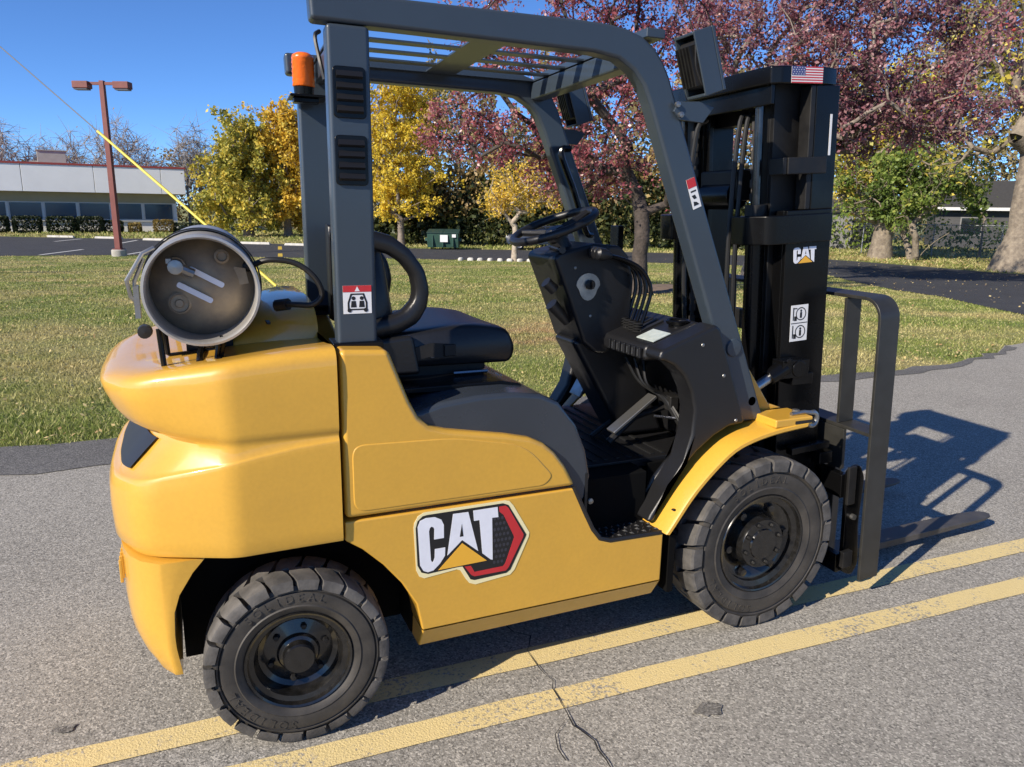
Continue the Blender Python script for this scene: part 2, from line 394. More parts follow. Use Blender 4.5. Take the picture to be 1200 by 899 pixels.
# crack across the lane
random.seed(11)
def crack(pts, w):
    c = wob(pts, .012, .045); A = []; B = []
    for i, q in enumerate(c):
        k = w*random.uniform(.3, 1.3); A.append((q[0]-k/2, q[1])); B.append((q[0]+k/2, q[1]))
    ribbon('crack', A, B, 'crack', .008, 1., 1, road)
crack([(-.86, .5), (-.88, -.32), (-.907, -.589), (-.934, -.767), (-.915, -.997), (-.97, -1.4), (-.9, -2.2)], .005)
crack([(-.934, -.767), (-.99, -.83), (-1.02, -.95)], .003)
M['asphalt_stain'] = asphalt_mat('oil_stained_asphalt', (.13, .122, .108), (.19, .18, .16), (.34, .32, .29))
for cx, cy, r, n in ((-.494, -.917, .034, 14), (-2.35, -.25, .022, 12)):
    ring = [(cx+r*random.uniform(.55, 1.3)*math.cos(2*PI*k/n)*1.5, cy+r*random.uniform(.55, 1.3)*math.sin(2*PI*k/n), .0045) for k in range(n)]
    obj('oil_stain', G().add(ring, [tuple(range(n))]), 'asphalt_stain', road, smooth=False)
# parking-bay stripes and yellow marks
for A, B in (([(-9.25, 53.6), (-8.15, 57.6)], [(-9.05, 53.6), (-7.95, 57.6)]), ([(-8.0, 38.9), (-6.7, 43.5)], [(-7.8, 38.9), (-6.5, 43.5)]),
             ([(-5.4, 50.4), (-4.6, 55.2)], [(-5.2, 50.4), (-4.4, 55.2)]), ([(-4.35, 38.6), (-3.4, 42)], [(-4.15, 38.6), (-3.2, 42)]), ([(-.4, 49), (.6, 53)], [(-.2, 49), (.8, 53)])):
    ribbon('parking_stripe', A, B, 'stripe', .006, 1., 1, drive)
for y0, y1 in ((35.6, 38.2), (42.0, 45.5)):
    A = [(2.45+(y0-36)*.117, y0), (2.45+(y1-36)*.117, y1)]; ribbon('yellow_stripe', A, [(a+.22, b) for a, b in A], 'stripe_y', .006, 1., 1, drive)

# ------------------------------------------------------------------ grass blades
rng = np.random.default_rng(7)
def inpoly(x, y, poly):
    r = np.zeros(len(x), bool); j = len(poly)-1
    for i in range(len(poly)):
        xi, yi = poly[i]; xj, yj = poly[j]
        c = ((yi > y) != (yj > y)) & (x < (xj-xi)*(y-yi)/(yj-yi+1e-12)+xi); r ^= c; j = i
    return r
LAWN = [(-60, 3.3)] + [(x, y+.0) for x, y in E2[1:]] + IN[1:]
def blades(n, r0, r1, a0, a1, poly, h0, h1, wk, power=1.0):
    th = YAW + rng.uniform(a0, a1, n); r = r0*(r1/r0)**(rng.random(n)**power)
    x = -1.92+r*np.sin(th); y = -2.59+r*np.cos(th); k = inpoly(x, y, poly) if poly else np.ones(n, bool)
    x, y, r = x[k], y[k], r[k]; n = len(x); z = zt(x, y)-.012
    a = rng.uniform(0, PI, n); w = .0022+wk*r; cl = .5+.5*np.sin(x*2.3+1.3*np.sin(y*1.7))*np.sin(y*2.9+1.1*np.sin(x*1.9)); h = rng.uniform(h0, h1, n)*(1+.012*r)*(.55+.95*cl); ln = rng.normal(0, .55, (n, 2))*h[:, None]
    dx, dy = np.cos(a)*w, np.sin(a)*w
    V = np.empty((n, 3, 3), np.float32)
    V[:, 0] = np.stack([x-dx, y-dy, z], -1); V[:, 1] = np.stack([x+dx, y+dy, z], -1); V[:, 2] = np.stack([x+ln[:, 0], y+ln[:, 1], z+h], -1)
    return V.reshape(-1, 3)
V = np.concatenate([blades(520000, 4.6, 48, -.85, .85, LAWN, .012, .034, .00042, .9), blades(40000, 5.0, 8.5, -.9, .9, [(x, y-.05) for x, y in E2]+[(x, y+.5) for x, y in E2[::-1]], .02, .05, .0004)])
o = obj('lawn_grass', fast_mesh('lawn_grass', V, np.arange(len(V)).reshape(-1, 3)), 'blades', smooth=False)
tag(o, 'short mown grass covering the lawn behind the road', 'grass', kind='stuff')
far_poly = [(-40, 68.3), (-13.7, 62.9), (-8.5, 59.6), (-2.4, 57.8), (5.06, 47.8), (10.9, 42.8), (16.5, 40), (23.6, 36.1), (29.5, 30.8), (30.5, 26.8), (30.7, 22.5), (30.6, 18), (60, 14), (70, 40), (30, 90), (-40, 90)]
V = blades(60000, 32, 80, -.75, .75, far_poly, .05, .1, .0009)
o = obj('verge_grass', fast_mesh('verge_grass', V, np.arange(len(V)).reshape(-1, 3)), 'blades', smooth=False)
tag(o, 'rough grass strip under the trees beyond the parking lot', 'grass', kind='stuff')

# fallen leaves, strewn on the lawn and thick under the right-hand trees
M['litter'] = leaf_mat('fallen_leaf', [(0, (.22, .14, .07)), (.35, (.50, .36, .15)), (.7, (.66, .54, .26)), (1, (.36, .17, .09))], .1)
def litter(n, pts):
    x, y = pts; a = rng.uniform(0, 2*PI, n); s = rng.uniform(.008, .017, n)*(1+.045*np.hypot(x+1.9, y+2.6)); z = zt(x, y)+.012+rng.uniform(0, .02, n)
    tl = rng.normal(0, .35, (n, 2)); V = np.empty((n, 4, 3))
    for k in range(4):
        b = a+k*PI/2; q = s*(1 if k % 2 == 0 else .6); V[:, k, 0] = x+np.cos(b)*q; V[:, k, 1] = y+np.sin(b)*q; V[:, k, 2] = z+q*(np.cos(b)*tl[:, 0]+np.sin(b)*tl[:, 1])
    return V.reshape(-1, 3)
x = rng.uniform(-6, 11, 3600); y = 3.05+rng.random(3600)**2.2*18
k = inpoly(x, y, LAWN); x, y = x[k], y[k]
n2 = 16000; th = rng.uniform(0, 2*PI, n2); rr = np.sqrt(rng.random(n2))
x2 = 33+rr*np.cos(th)*7; y2 = 25+rr*np.sin(th)*11; k = x2 > 30.6; x2, y2 = x2[k], y2[k]
n3 = 900; x3 = rng.uniform(12, 30, n3); y3 = rng.uniform(6, 30, n3)
n4 = 2600; x4 = 8.0+rng.normal(0, 2.3, n4); y4 = 12.6+rng.normal(0, 1.8, n4)
x = np.concatenate([x, x2, x3, x4]); y = np.concatenate([y, y2, y3, y4])
V = litter(len(x), (x, y)); F = np.arange(len(V)).reshape(-1, 4)
tag(obj('fallen_leaves', fast_mesh('fallen_leaves', V, F), 'litter', smooth=False), 'dry tan leaves strewn over the grass and verge', 'leaves', kind='stuff')
# bare earth ring round the red tree
M['earth'] = mat('bare_earth', (.13, .09, .06), .9, col2=(.22, .16, .11), vscale=6, bump=.01, bscale=30)
rings = []
for k, q in enumerate((1.0, .8, .5, .2)):
    rings.append([(8.3+math.cos(2*PI*i/36)*1.9*q*(1+.1*math.sin(i*2.1)), 12.9+math.sin(2*PI*i/36)*1.3*q*(1+.12*math.cos(i*1.7)), float(zt(8.3, 12.9))-.08+(.0, .13, .17, .19)[k]) for i in range(36)])
tag(obj('earth_bed', G().loft(rings, cap0=False), 'earth'), kind='structure')
# ================================================================== FORKLIFT
FL = thing('forklift', (-.8, 0, 0), 'yellow counterbalance forklift with grey overhead guard parked on the road', 'forklift', world=True)
def part(name, g, m, parent=FL, **k): return obj(name, g, m, parent, **k)

# ---------------------------------------------------------------- counterweight
XF, XC = -1.556, -1.80
def plan(w, xr):
    x1 = -1.845; half = [(XF, -w), (XF+(x1-XF)*.4, -w), (XF+(x1-XF)*.75, -w), (x1, -w), (xr+.085, -w*.80), (xr+.012, -w*.50), (xr, -w*.2)]
    rr = [0, 0, 0, .09, .07, .06, .04]
    return round_poly(half+[(x, -y) for x, y in half[::-1]], rr+rr[::-1], 6)
CW = [(.610, .600, .552, -2.152), (.612, .602, .560, -2.162), (.622, .612, .564, -2.168), (.66, .65, .565, -2.170), (.75, .70, .565, -2.172), (.84, .755, .565, -2.170), (.895, .785, .564, -2.162), (.908, .793, .5635, -2.157),
      (.9125, .797, .5625, -2.150), (.9145, .800, .561, -2.142), (.9165, .812, .559, -2.128), (.921, .86, .556, -2.085), (.924, .900, .554, -2.052), (.926, .915, .554, -2.046), (.930, .926, .555, -2.056), (.936, .936, .558, -2.075),
      (.943, .948, .562, -2.098), (.955, .962, .5635, -2.118), (.985, .99, .564, -2.138), (1.05, 1.035, .566, -2.158), (1.11, 1.062, .566, -2.165), (1.138, 1.074, .565, -2.160), (1.152, 1.083, .561, -2.150),
      (1.162, 1.091, .553, -2.134), (1.169, 1.097, .541, -2.115), (1.172, 1.102, .522, -2.09), (1.172, 1.106, .49, -2.05), (1.164, 1.110, .43, -2.0), (1.154, 1.114, .33, -1.95)]
def cw_ring(k):
    zf, zr, w, xr = CW[k]; out = []
    for x, y in plan(w, xr):
        t = max(0., min(1., (XF-x)/(XF-xr))); t = t**1.6
        out.append((x, y, zf*(1-t)+zr*t))
    return out
cw = part('counterweight', G().loft([cw_ring(k) for k in range(len(CW))]), 'yellow', ang=42)
# lower ballast between the rear wheels, cut by the wheel arch
ARX, ARZ, ARR = -1.685, .27, .365
rings = []
for z, k, dx in ((.598, 1., 0), (.56, 1., 0), (.50, 1., 0), (.45, 1., .0), (.42, 1., .0), (.38, .995, .003), (.34, .99, .010), (.30, .985, .022), (.262, .975, .040), (.250, .968, .050)):
    xf = float(np.interp(z, (.25, .36, .46, .53, .598), (-2.005, -2.018, -2.012, -1.985, -1.925))); h_ = [(-2.032+dx*.2, -.500), (-2.042+dx*.3, -.496), (-2.085+dx*.7, -.46), (-2.115+dx, -.41), (-2.135+dx, -.34), (-2.147+dx, -.25), (-2.152+dx, -.12)]
    h_ = [(min(x, xf-.02), y*k) for x, y in h_]; half = [(xf, -.503*k), (xf*.5+h_[0][0]*.5, -.503*k)]+h_
    rings.append([(x, y, z) for x, y in half]+[(x, -y, z) for x, y in half[::-1]])
part('lower_ballast', G().loft(rings), 'yellow', bevel=.0, ang=32)
# dark recessed grille on the rear slope
g = G(); rws = []
for k, off in ((10, .004), (11, .005), (12, .004)):
    r = [q for q in cw_ring(k) if abs(q[1]) < .36]; rws.append([(q[0]-off*1.5, q[1]*1.002, q[2]+off) for q in r])
n = min(len(r) for r in rws); rws = [r[(len(r)-n)//2:(len(r)-n)//2+n] for r in rws]
g.loft(rws, closed=False, cap0=False, cap1=False); part('rear_grille', g, 'darkpanel', cw, ang=60)
# raised letters on the lower ballast
for k in range(5): part('raised_rib', G().box(-2.150, -2.142+.002*k, -.345+.028*k, -.337+.028*k, .49, .56), 'yellow', cw, bevel=.002)
# hump of the radiator cover
hp = []
for x, z, w in ((-1.83, 1.13, .30), (-1.80, 1.175, .31), (-1.76, 1.205, .32), (-1.70, 1.235, .34), (-1.64, 1.255, .36), (-1.58, 1.262, .37), (-1.553, 1.262, .37)):
    hp.append([(x, -.06+w*math.copysign(abs(math.cos(a))**.5, math.cos(a))*1.0+.17, 1.12+(z-1.12)*abs(math.sin(a))**.55) for a in [PI*k/20 for k in range(21)]])
part('radiator_cover', G().loft(hp, closed=False, cap0=False, cap1=True), 'yellow', ang=50)
part('cover_slot', G().box(-1.78, -1.765, -.20, -.02, 1.19, 1.205).box(-1.70, -1.69, -.25, -.1, 1.2, 1.206), 'rubber', cw)

# ---------------------------------------------------------------- hood sides, chassis
hood_pl = [(-1.546, 1.165), (-1.409, 1.157), (-1.395, 1.12), (-1.35, 1.004), (-1.325, .955), (-1.295, .925), (-1.24, .907), (-1.14, .888), (-1.05, .872), (-.97, .853), (-.92, .83), (-.879, .795), (-.84, .745), (-.80, .672), (-1.546, .672)]
ch_pl = [(-1.549, .663), (-.806, .663), (-.765, .575), (-.73, .505), (-.70, .466), (-.66, .452), (-.444, .447), (-.446, .267), (-1.322, .267), (-1.34, .36), (-1.385, .44), (-1.44, .51), (-1.50, .57), (-1.549, .605)]
emb = round_poly([(-1.522, .893), (-1.22, .882), (-.985, .835), (-.885, .72), (-.915, .69), (-1.522, .690)], [.04, .05, .08, .03, .04, .04])
for s in (-1, 1):
    hs = part('hood_side', G().prism(hood_pl, 'y', s*.556, s*.44), 'yellow', bevel=.016, seg=3)
    part('embossed_panel', G().prism(emb, 'y', s*.5585, s*.54), 'yellow', hs, bevel=.004, seg=2)
    g = G().prism(ch_pl, 'y', s*.553, s*.44)
    g.add([(-.446, s*.553, .2665), (-1.322, s*.553, .2665), (-1.326, s*.515, .194), (-.452, s*.515, .199), (-.446, s*.44, .2665), (-1.322, s*.44, .2665), (-1.326, s*.44, .194), (-.452, s*.44, .199)],
          [(0, 1, 2, 3), (4, 7, 6, 5), (0, 3, 7, 4), (1, 5, 6, 2), (2, 6, 7, 3)])
    cs = part('chassis_side', g, 'yellow', bevel=.006, seg=2)
    part('edge_trim', G().tube([(x, s*.55, z+.004) for x, z in ch_pl[1:7]], .008, 6), 'rubber', cs)
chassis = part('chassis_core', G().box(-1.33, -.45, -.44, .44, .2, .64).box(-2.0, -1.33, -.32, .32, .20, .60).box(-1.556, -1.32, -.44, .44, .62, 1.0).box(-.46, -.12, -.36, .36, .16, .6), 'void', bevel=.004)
part('rear_axle', G().box(-1.74, -1.64, -.40, .40, .20, .33).tube([(-1.69, -.46, .265), (-1.69, .46, .265)], .04, 12).box(-1.40, -1.36, -.42, -.36, .42, .47), 'satin', bevel=.005)
part('front_axle', G().tube([(0, -.38, .335), (0, .38, .335)], .10, 16).box(-.16, .16, -.28, .28, .2, .52), 'satin', bevel=.01)
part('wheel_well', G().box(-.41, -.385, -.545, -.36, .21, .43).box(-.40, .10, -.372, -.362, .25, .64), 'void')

# hood deck under the seat
deck = [(-1.45, .66), (-1.45, .965), (-1.311, .965), (-1.25, .982), (-1.122, .995), (-1.008, .994), (-.92, .982), (-.855, .950), (-.79, .872), (-.750, .78), (-.730, .686), (-.75, .60)]
part('engine_hood', G().prism(deck, 'y', -.528, .528), 'hoodplastic', bevel=.016, seg=3, ang=40)
part('hood_plate', G().prism([(-1.40, .99), (-1.40, 1.005), (-1.0, 1.005), (-.93, .99), (-.93, .975)], 'y', -.40, .40), 'black', bevel=.004)
part('hood_reflection_strip', G().box(-1.0, -.955, -.30, .02, .988, .9975), 'yellow')  # yellow reflection on the glossy hood, put in as a coloured strip
part('hood_latch', G().box(-1.06, -1.02, -.19, -.16, 1.004, 1.02), 'steel')
part('hood_rod', G().tube([(-1.12, -.27, 1.012), (-1.0, -.27, 1.012)], .006, 6), 'steel')

# ---------------------------------------------------------------- seat
seat_prof = round_poly([(-1.36, 1.035), (-1.36, 1.15), (-1.05, 1.175), (-.91, 1.15), (-.882, 1.08), (-.90, 1.03)], [.02, .04, .1, .05, .04, .03], 5)
rings = []
for y, k in ((-.262, .80), (-.25, .93), (-.23, .985), (-.19, 1.), (-.10, .985), (0, .975), (.10, .985), (.19, 1.), (.23, .985), (.25, .93), (.262, .80)):
    rings.append([(-1.12+(x+1.12)*(1-(1-k)*.5), y, 1.10+(z-1.10)*k) for x, z in seat_prof])
seat = part('seat_cushion', G().loft(rings), 'vinyl', ang=60)
part('seat_base', G().box(-1.36, -.98, -.2, .2, 1.004, 1.03).box(-1.35, -1.0, -.235, -.205, 1.0, 1.045).box(-1.35, -1.0, .205, .235, 1.0, 1.045), 'satin', bevel=.004)
part('seat_bolster', G().prism([(-1.37, 1.02), (-1.375, 1.14), (-1.26, 1.15), (-1.235, 1.02)], 'y', -.29, -.255), 'vinyl', bevel=.015, seg=3)
part('bolt', G().lathe([(.0001, -.006), (.008, -.005), (.010, 0)], (-1.19, -.262, 1.075), 'y', 10), 'steel', seat)
back_prof = round_poly([(-1.405, 1.12), (-1.42, 1.47), (-1.365, 1.485), (-1.335, 1.38), (-1.305, 1.20), (-1.315, 1.12)], .03, 5)
rings = []
for y, k in ((-.235, .82), (-.22, .95), (-.17, 1.), (0, .97), (.17, 1.), (.22, .95), (.235, .82)):
    rings.append([(-1.365+(x+1.365)*k+.03*(y+.235)/.47, y, 1.31+(z-1.31)*(1-(1-k)*.4)) for x, z in back_prof])
part('seat_backrest', G().loft(rings), 'vinyl', ang=60)
def resample(poly, n):
    P_ = [Vector(q) for q in poly]; P_.append(P_[0]); d = [0]
    for a, b in zip(P_, P_[1:]): d.append(d[-1]+(b-a).length)
    out = []
    for k in range(n):
        t = d[-1]*k/n; i = max(j for j in range(len(d)-1) if d[j] <= t); u = (t-d[i])/(d[i+1]-d[i]); out.append(P_[i].lerp(P_[i+1], u))
    return out
w_out = [(-1.43, 1.485), (-1.365, 1.475), (-1.312, 1.460), (-1.258, 1.420), (-1.211, 1.356), (-1.195, 1.288), (-1.204, 1.233), (-1.233, 1.184), (-1.291, 1.154), (-1.366, 1.138), (-1.43, 1.13)]
w_in = [(-1.42, 1.425), (-1.362, 1.412), (-1.327, 1.402), (-1.286, 1.375), (-1.255, 1.335), (-1.246, 1.289), (-1.252, 1.258), (-1.283, 1.225), (-1.331, 1.208), (-1.38, 1.20), (-1.42, 1.20)]
for s in (-1, 1):
    a = resample(w_out, 44); b = resample(w_in, 44); rg = []
    for A_, B_ in zip(a, b):
        c = (A_+B_)/2; h = (A_-B_)/2; ring = []
        for k in range(12):
            an = 2*PI*k/12; ca, sa = math.cos(an), math.sin(an)
            ca = math.copysign(abs(ca)**.6, ca); sa = math.copysign(abs(sa)**.6, sa)
            q = c+h*ca; ring.append((q.x, s*(.235+.035*sa), q.y))
        rg.append(ring)
    rg.append(rg[0]); part('seat_hip_rest', G().loft(rg, True, False, False), 'vinyl', ang=70)

part('seat_seam', G().tube([(x, -.252, z) for x, z in ((-1.33, 1.135), (-1.15, 1.148), (-1.02, 1.15), (-.93, 1.13), (-.90, 1.09))], .004, 6), 'rubber', seat)
part('seat_belt', G().loft([[(x, -.268-.006*k, z), (x+.012, -.268-.006*k, z+.045), (x+.012, -.271-.006*k, z+.045), (x, -.271-.006*k, z)] for k, (x, z) in enumerate(((-1.33, 1.03), (-1.27, 1.06), (-1.21, 1.075), (-1.15, 1.07)))]), 'satin')
part('belt_buckle', G().box(-1.16, -1.12, -.298, -.284, 1.075, 1.115), 'satin', bevel=.004)
# ---------------------------------------------------------------- floor, step, pedals
part('floor_plate', G().box(-.76, -.10, -.335, .46, .615, .65), 'plastic', bevel=.004)
for k in range(9): part('mat_rib', G().box(-.70+.05*k, -.685+.05*k, -.31, .40, .6505, .655), 'rubber')
part('step_riser', G().box(-.74, -.40, -.335, -.325, .44, .6145).box(-.752, -.742, -.53, -.325, .44, .70), 'plastic')
step = part('step', G().box(-.735, -.448, -.548, -.336, .425, .457), 'plastic', bevel=.004)
g = G()
for i in range(12):
    for j in range(8):
        cx = -.71+.025*i+(.012 if j % 2 else 0); cy = -.53+.024*j; a = PI/4 if (i+j) % 2 else -PI/4
        if cx > -.43: continue
        dx, dy = math.cos(a)*.010, math.sin(a)*.010; nx, ny = -math.sin(a)*.0035, math.cos(a)*.0035
        g.add([(cx-dx, cy-dy, .457), (cx+nx, cy+ny, .457), (cx+dx, cy+dy, .457), (cx-nx, cy-ny, .457), (cx, cy, .4625)], [(0, 1, 4), (1, 2, 4), (2, 3, 4), (3, 0, 4)])
tag(part('step_tread', g, 'tread', step, smooth=False), kind='stuff')
part('step_bolt', G().lathe([(.0001, -.006), (.009, -.004), (.011, 0)], (-.73, -.531, .60), 'y', 10), 'zinc')
def plate(c, u, v, n_, hw, hh, t):
    u = Vector(u).normalized(); v = Vector(v).normalized(); w = u.cross(v); c = Vector(c); g = G()
    P_ = [c+u*(sx*hw)+v*(sy*hh)+w*(sz*t/2) for sz in (-1, 1) for sy in (-1, 1) for sx in (-1, 1)]
    return g.add(P_, [(0, 1, 3, 2), (4, 6, 7, 5), (0, 4, 5, 1), (1, 5, 7, 3), (3, 7, 6, 2), (2, 6, 4, 0)])
part('accelerator_pedal', plate((-.37, -.20, .785), (.82, 0, .57), (0, 1, 0), None, .112, .028, .012), 'zinc', bevel=.003)
part('accelerator_arm', G().tube([(-.47, -.2, .68), (-.36, -.2, .77), (-.22, -.2, .80)], .014, 8), 'satin')
part('brake_pedal', plate((-.35, .02, .80), (.5, 0, .86), (0, 1, 0), None, .05, .05, .014), 'tread', bevel=.003)
part('inching_pedal', plate((-.37, .22, .80), (.5, 0, .86), (0, 1, 0), None, .045, .045, .014), 'zinc', bevel=.003)
part('pedal_arms', G().tube([(-.34, .02, .79), (-.22, .02, .92)], .012, 8).tube([(-.36, .22, .79), (-.22, .2, .92)], .012, 8).tube([(-.46, -.05, .66), (-.30, -.05, .76), (-.2, -.08, .74)], .01, 6), 'satin')

# ---------------------------------------------------------------- dash and cowl
side_pl = [(-.475, 1.058), (-.468, 1.088), (-.246, 1.168), (-.225, 1.15), (-.085, .80), (-.155, .795), (-.22, .765), (-.29, .715), (-.35, .655), (-.40, .60), (-.435, .53), (-.455, .475), (-.485, .475), (-.472, .50), (-.41, .59), (-.343, .684), (-.318, .78), (-.314, .87), (-.335, .94), (-.367, .996), (-.41, 1.035), (-.45, 1.052)]
part('cowl_side', G().prism(side_pl, 'y', -.512, -.415), 'plastic', bevel=.028, seg=4, ang=60)
part('cowl_side', G().prism([(-.27, 1.0), (-.19, 1.0), (-.085, .80), (-.155, .795), (-.29, .715), (-.40, .60), (-.40, .655), (-.33, .76), (-.30, .88)], 'y', .415, .512), 'plastic', bevel=.02, seg=3, ang=60)
dash = part('dashboard', G().prism([(-.47, 1.035), (-.466, 1.0885), (-.247, 1.1665), (-.20, 1.13), (-.06, .80), (-.06, .655), (-.12, .655), (-.17, .85), (-.27, 1.03)], 'y', -.414, .06).prism([(-.20, .97), (-.15, .97), (-.06, .80), (-.06, .655), (-.12, .655)], 'y', .061, .414), 'plastic', bevel=.018, seg=3, ang=50)
def dz_(x): return 1.0885+(x+.466)*(.078/.219)
def on_dash(x0, x1, y0, y1, t=.003): return G().add([(x, y, dz_(x)+d) for d in (.0, t) for x, y in ((x0, y0), (x1, y0), (x1, y1), (x0, y1))], [(0, 3, 2, 1), (4, 5, 6, 7), (0, 1, 5, 4), (1, 2, 6, 5), (2, 3, 7, 6), (3, 0, 4, 7)])
M['paper'] = mat('laminated_chart', (.50, .54, .50), .3, col2=(.36, .42, .40), vscale=40)
part('load_chart', on_dash(-.432, -.362, -.408, -.300, .003), 'paper', dash)
for k in range(7): part('switch', G().box(-.482, -.4705, -.40+.034*k, -.378+.034*k, 1.045, 1.082), 'plastic', dash, bevel=.003)
for k in range(6): part('switch_mark', G().box(-.4845, -.4825, -.391+.034*k, -.387+.034*k, 1.052, 1.076), 'zinc', dash)
for k in range(4): part('lever_gate', on_dash(-.40, -.30, -.275+.034*k, -.256+.034*k, .008), 'rubber', dash, bevel=.002)
part('cup_holder', G().lathe([(.040, .0), (.046, .012), (.040, .016), (.034, .012), (.033, -.03), (.0001, -.03)], (-.292, -.35, dz_(-.292)), 'z', 28), 'black', dash)
col_pl = [(-.685, 1.375), (-.665, 1.395), (-.52, 1.428), (-.41, 1.418), (-.375, 1.385), (-.345, 1.296), (-.350, 1.114), (-.40, 1.04), (-.46, 1.01), (-.50, 1.015), (-.555, 1.06), (-.62, 1.223)]
column = part('steering_column', G().prism(col_pl, 'y', -.13, .12), 'plastic', bevel=.022, seg=3, ang=50)
part('column_post', G().prism([(-.58, 1.06), (-.34, 1.10), (-.14, .66), (-.34, .66)], 'y', -.09, .09), 'plastic', bevel=.02)
key = part('key_plate', G().prism([(-.545+.05*math.cos(a)*(1 if math.sin(a) > -.3 else .8), 1.275+.045*math.sin(a)*(1 if math.sin(a) > 0 else 1.25)) for a in [2*PI*k/20 for k in range(20)]], 'y', -.134, -.129), 'zinc', column)
part('key_switch', G().lathe([(.018, 0), (.018, -.012), (.010, -.014), (.0001, -.014)], (-.54, -.134, 1.278), 'y', 16).box(-.543, -.537, -.165, -.146, 1.265, 1.291), 'satin', column)
part('column_knob', G().tube([(-.655, -.07, 1.255), (-.69, -.07, 1.285)], .022, 12).tube([(-.585, -.05, 1.13), (-.655, -.05, 1.20)], [.02, .026], 12), 'plastic', column)
part('column_screw', G().lathe([(.0001, -.003), (.005, -.002), (.006, 0)], (-.60, -.13, 1.34), 'y', 8).lathe([(.0001, -.003), (.005, -.002), (.006, 0)], (-.53, -.13, 1.16), 'y', 8), 'zinc', column)
for q in ((-.20, .985), (-.13, .815), (-.30, 1.10)): part('cowl_screw', G().lathe([(.0001, -.003), (.006, -.002), (.007, 0)], (q[0], -.512, q[1]), 'y', 8), 'zinc')
for k in range(3): part('control_cable', G().tube(spline([(-.36+.02*k, -.12-.03*k, .99), (-.32, -.16-.03*k, .90), (-.25+.01*k, -.22, .84), (-.2, -.27-.02*k, .74), (-.17, -.30, .68)], 5), .006, 6), 'rubber')
part('throttle_link', G().tube([(-.29, -.23, .775), (-.20, -.27, .765), (-.18, -.28, .79)], .006, 6), 'steel')
part('pedal_bracket', G().box(-.23, -.19, -.25, -.17, .79, .85), 'satin', bevel=.006)
# steering wheel
cS = Vector((-.632, -.01, 1.486)); tl = rad(21.5); ex = Vector((math.cos(tl), 0, math.sin(tl))); ey = Vector((0, 1, 0)); en = Vector((-math.sin(tl), 0, math.cos(tl)))
g = G(); g.tube([cS+(ex*math.cos(2*PI*k/48)+ey*math.sin(2*PI*k/48))*.160 for k in range(49)], .0155, 10, False)
sw = part('steering_wheel', g, 'plastic', ang=70)
g = G()
for a in (0, 2*PI/3, 4*PI/3): g.tube([cS+(ex*math.cos(a)+ey*math.sin(a))*q-en*(.03*(1-q/.16)) for q in (.03, .09, .155)], [.02, .014, .012], 8)
g.tube([cS-en*.05, cS-en*.02, cS-en*.005], [.04, .042, .03], 20); g.tube([Vector((-.585, -.005, 1.385)), cS-en*.04], [.045, .033], 20)
part('wheel_spokes', g, 'plastic', sw)
g = G(); g.tube([(-.63, .02, 1.41), (-.655, -.12, 1.405), (-.66, -.14, 1.405)], [.008, .008, .013], 8); part('direction_lever', g, 'plastic', column)
for k, y in enumerate((-.235, -.19, -.145, -.10)):
    dx = .012*k; g = G(); g.tube(spline([(-.535+dx, y, 1.392), (-.45+dx, y, 1.372), (-.385+dx, y-.01, 1.335), (-.352+dx*.6, y-.02, 1.27), (-.365+dx*.6, y-.02, 1.20), (-.40+dx*.6, y-.02, 1.10)], 5), .0075, 8)
    lv = part('hydraulic_lever', g, 'black'); g = G(); g.tube([(-.575+dx, y, 1.398), (-.567+dx, y, 1.398), (-.545+dx, y, 1.394), (-.515+dx, y, 1.388)], [.012, .022, .023, .012], 14); part('knob', g, 'plastic', lv)
    g = G()
    for q in range(5): g.lathe([(.012, 0), (.020, .005), (.012, .010)], (-.40+dx*.6, y-.02, 1.098+.010*q), 'z', 12)
    part('boot', g, 'rubber', lv)

# ---------------------------------------------------------------- front fenders
fl = [(-.445, .452), (-.425, .478), (-.398, .515), (-.36, .566), (-.316, .615), (-.25, .676), (-.179, .728), (-.10, .757), (-.01, .775), (.07, .784), (.15, .790)]
for s in (-1, 1):
    A = spline([(x, 0, z) for x, z in fl], 3); rg = []
    for q in A:
        x, z = q.x, q.z; dxn = Vector((x-.0, 0, z-.33)).normalized()
        def P_(y, o): return (x+dxn.x*o, s*y, z+dxn.z*o)
        rg.append([P_(.574, -.014), P_(.580, -.008), P_(.579, .003), P_(.571, .008), P_(.50, .014), P_(.44, .014), P_(.44, .004), P_(.564, -.002), P_(.566, -.014)])
    fd = part('front_fender', G().loft(rg), 'yellow', ang=40)
    part('fender_bolt', G().lathe([(.0001, .004), (.007, .003), (.009, 0)], (-.405, s*.55, .527), 'z', 8), 'satin', fd)
    part('fender_bracket', G().box(.0, .175, s*.575 if s < 0 else .44, -.44 if s < 0 else .575, .787, .818).prism([(-.02, .806), (-.105, 1.06), (-.075, 1.06), (.09, .84), (.16, .815)], 'y', s*.43, s*.37), 'yellow', bevel=.006)
    part('bracket_slot', G().box(.09, .178, s*.577, s*.50, .795, .806), 'rubber')
hook = G(); hook.tube([Vector((.205, -.54, .795))+Vector((math.sin(a)*.022, 0, math.cos(a)*.026)) for a in [rad(q) for q in range(-20, 270, 14)]], .0095, 8); hook.tube([(.10, -.54, .823), (.16, -.54, .826), (.2, -.54, .82)], .008, 8)
part('tow_hook', hook, 'zinc')
part('hook_pin', G().lathe([(.0001, .02), (.014, .018), (.014, 0)], (.13, -.53, .818), 'z', 10), 'zinc')

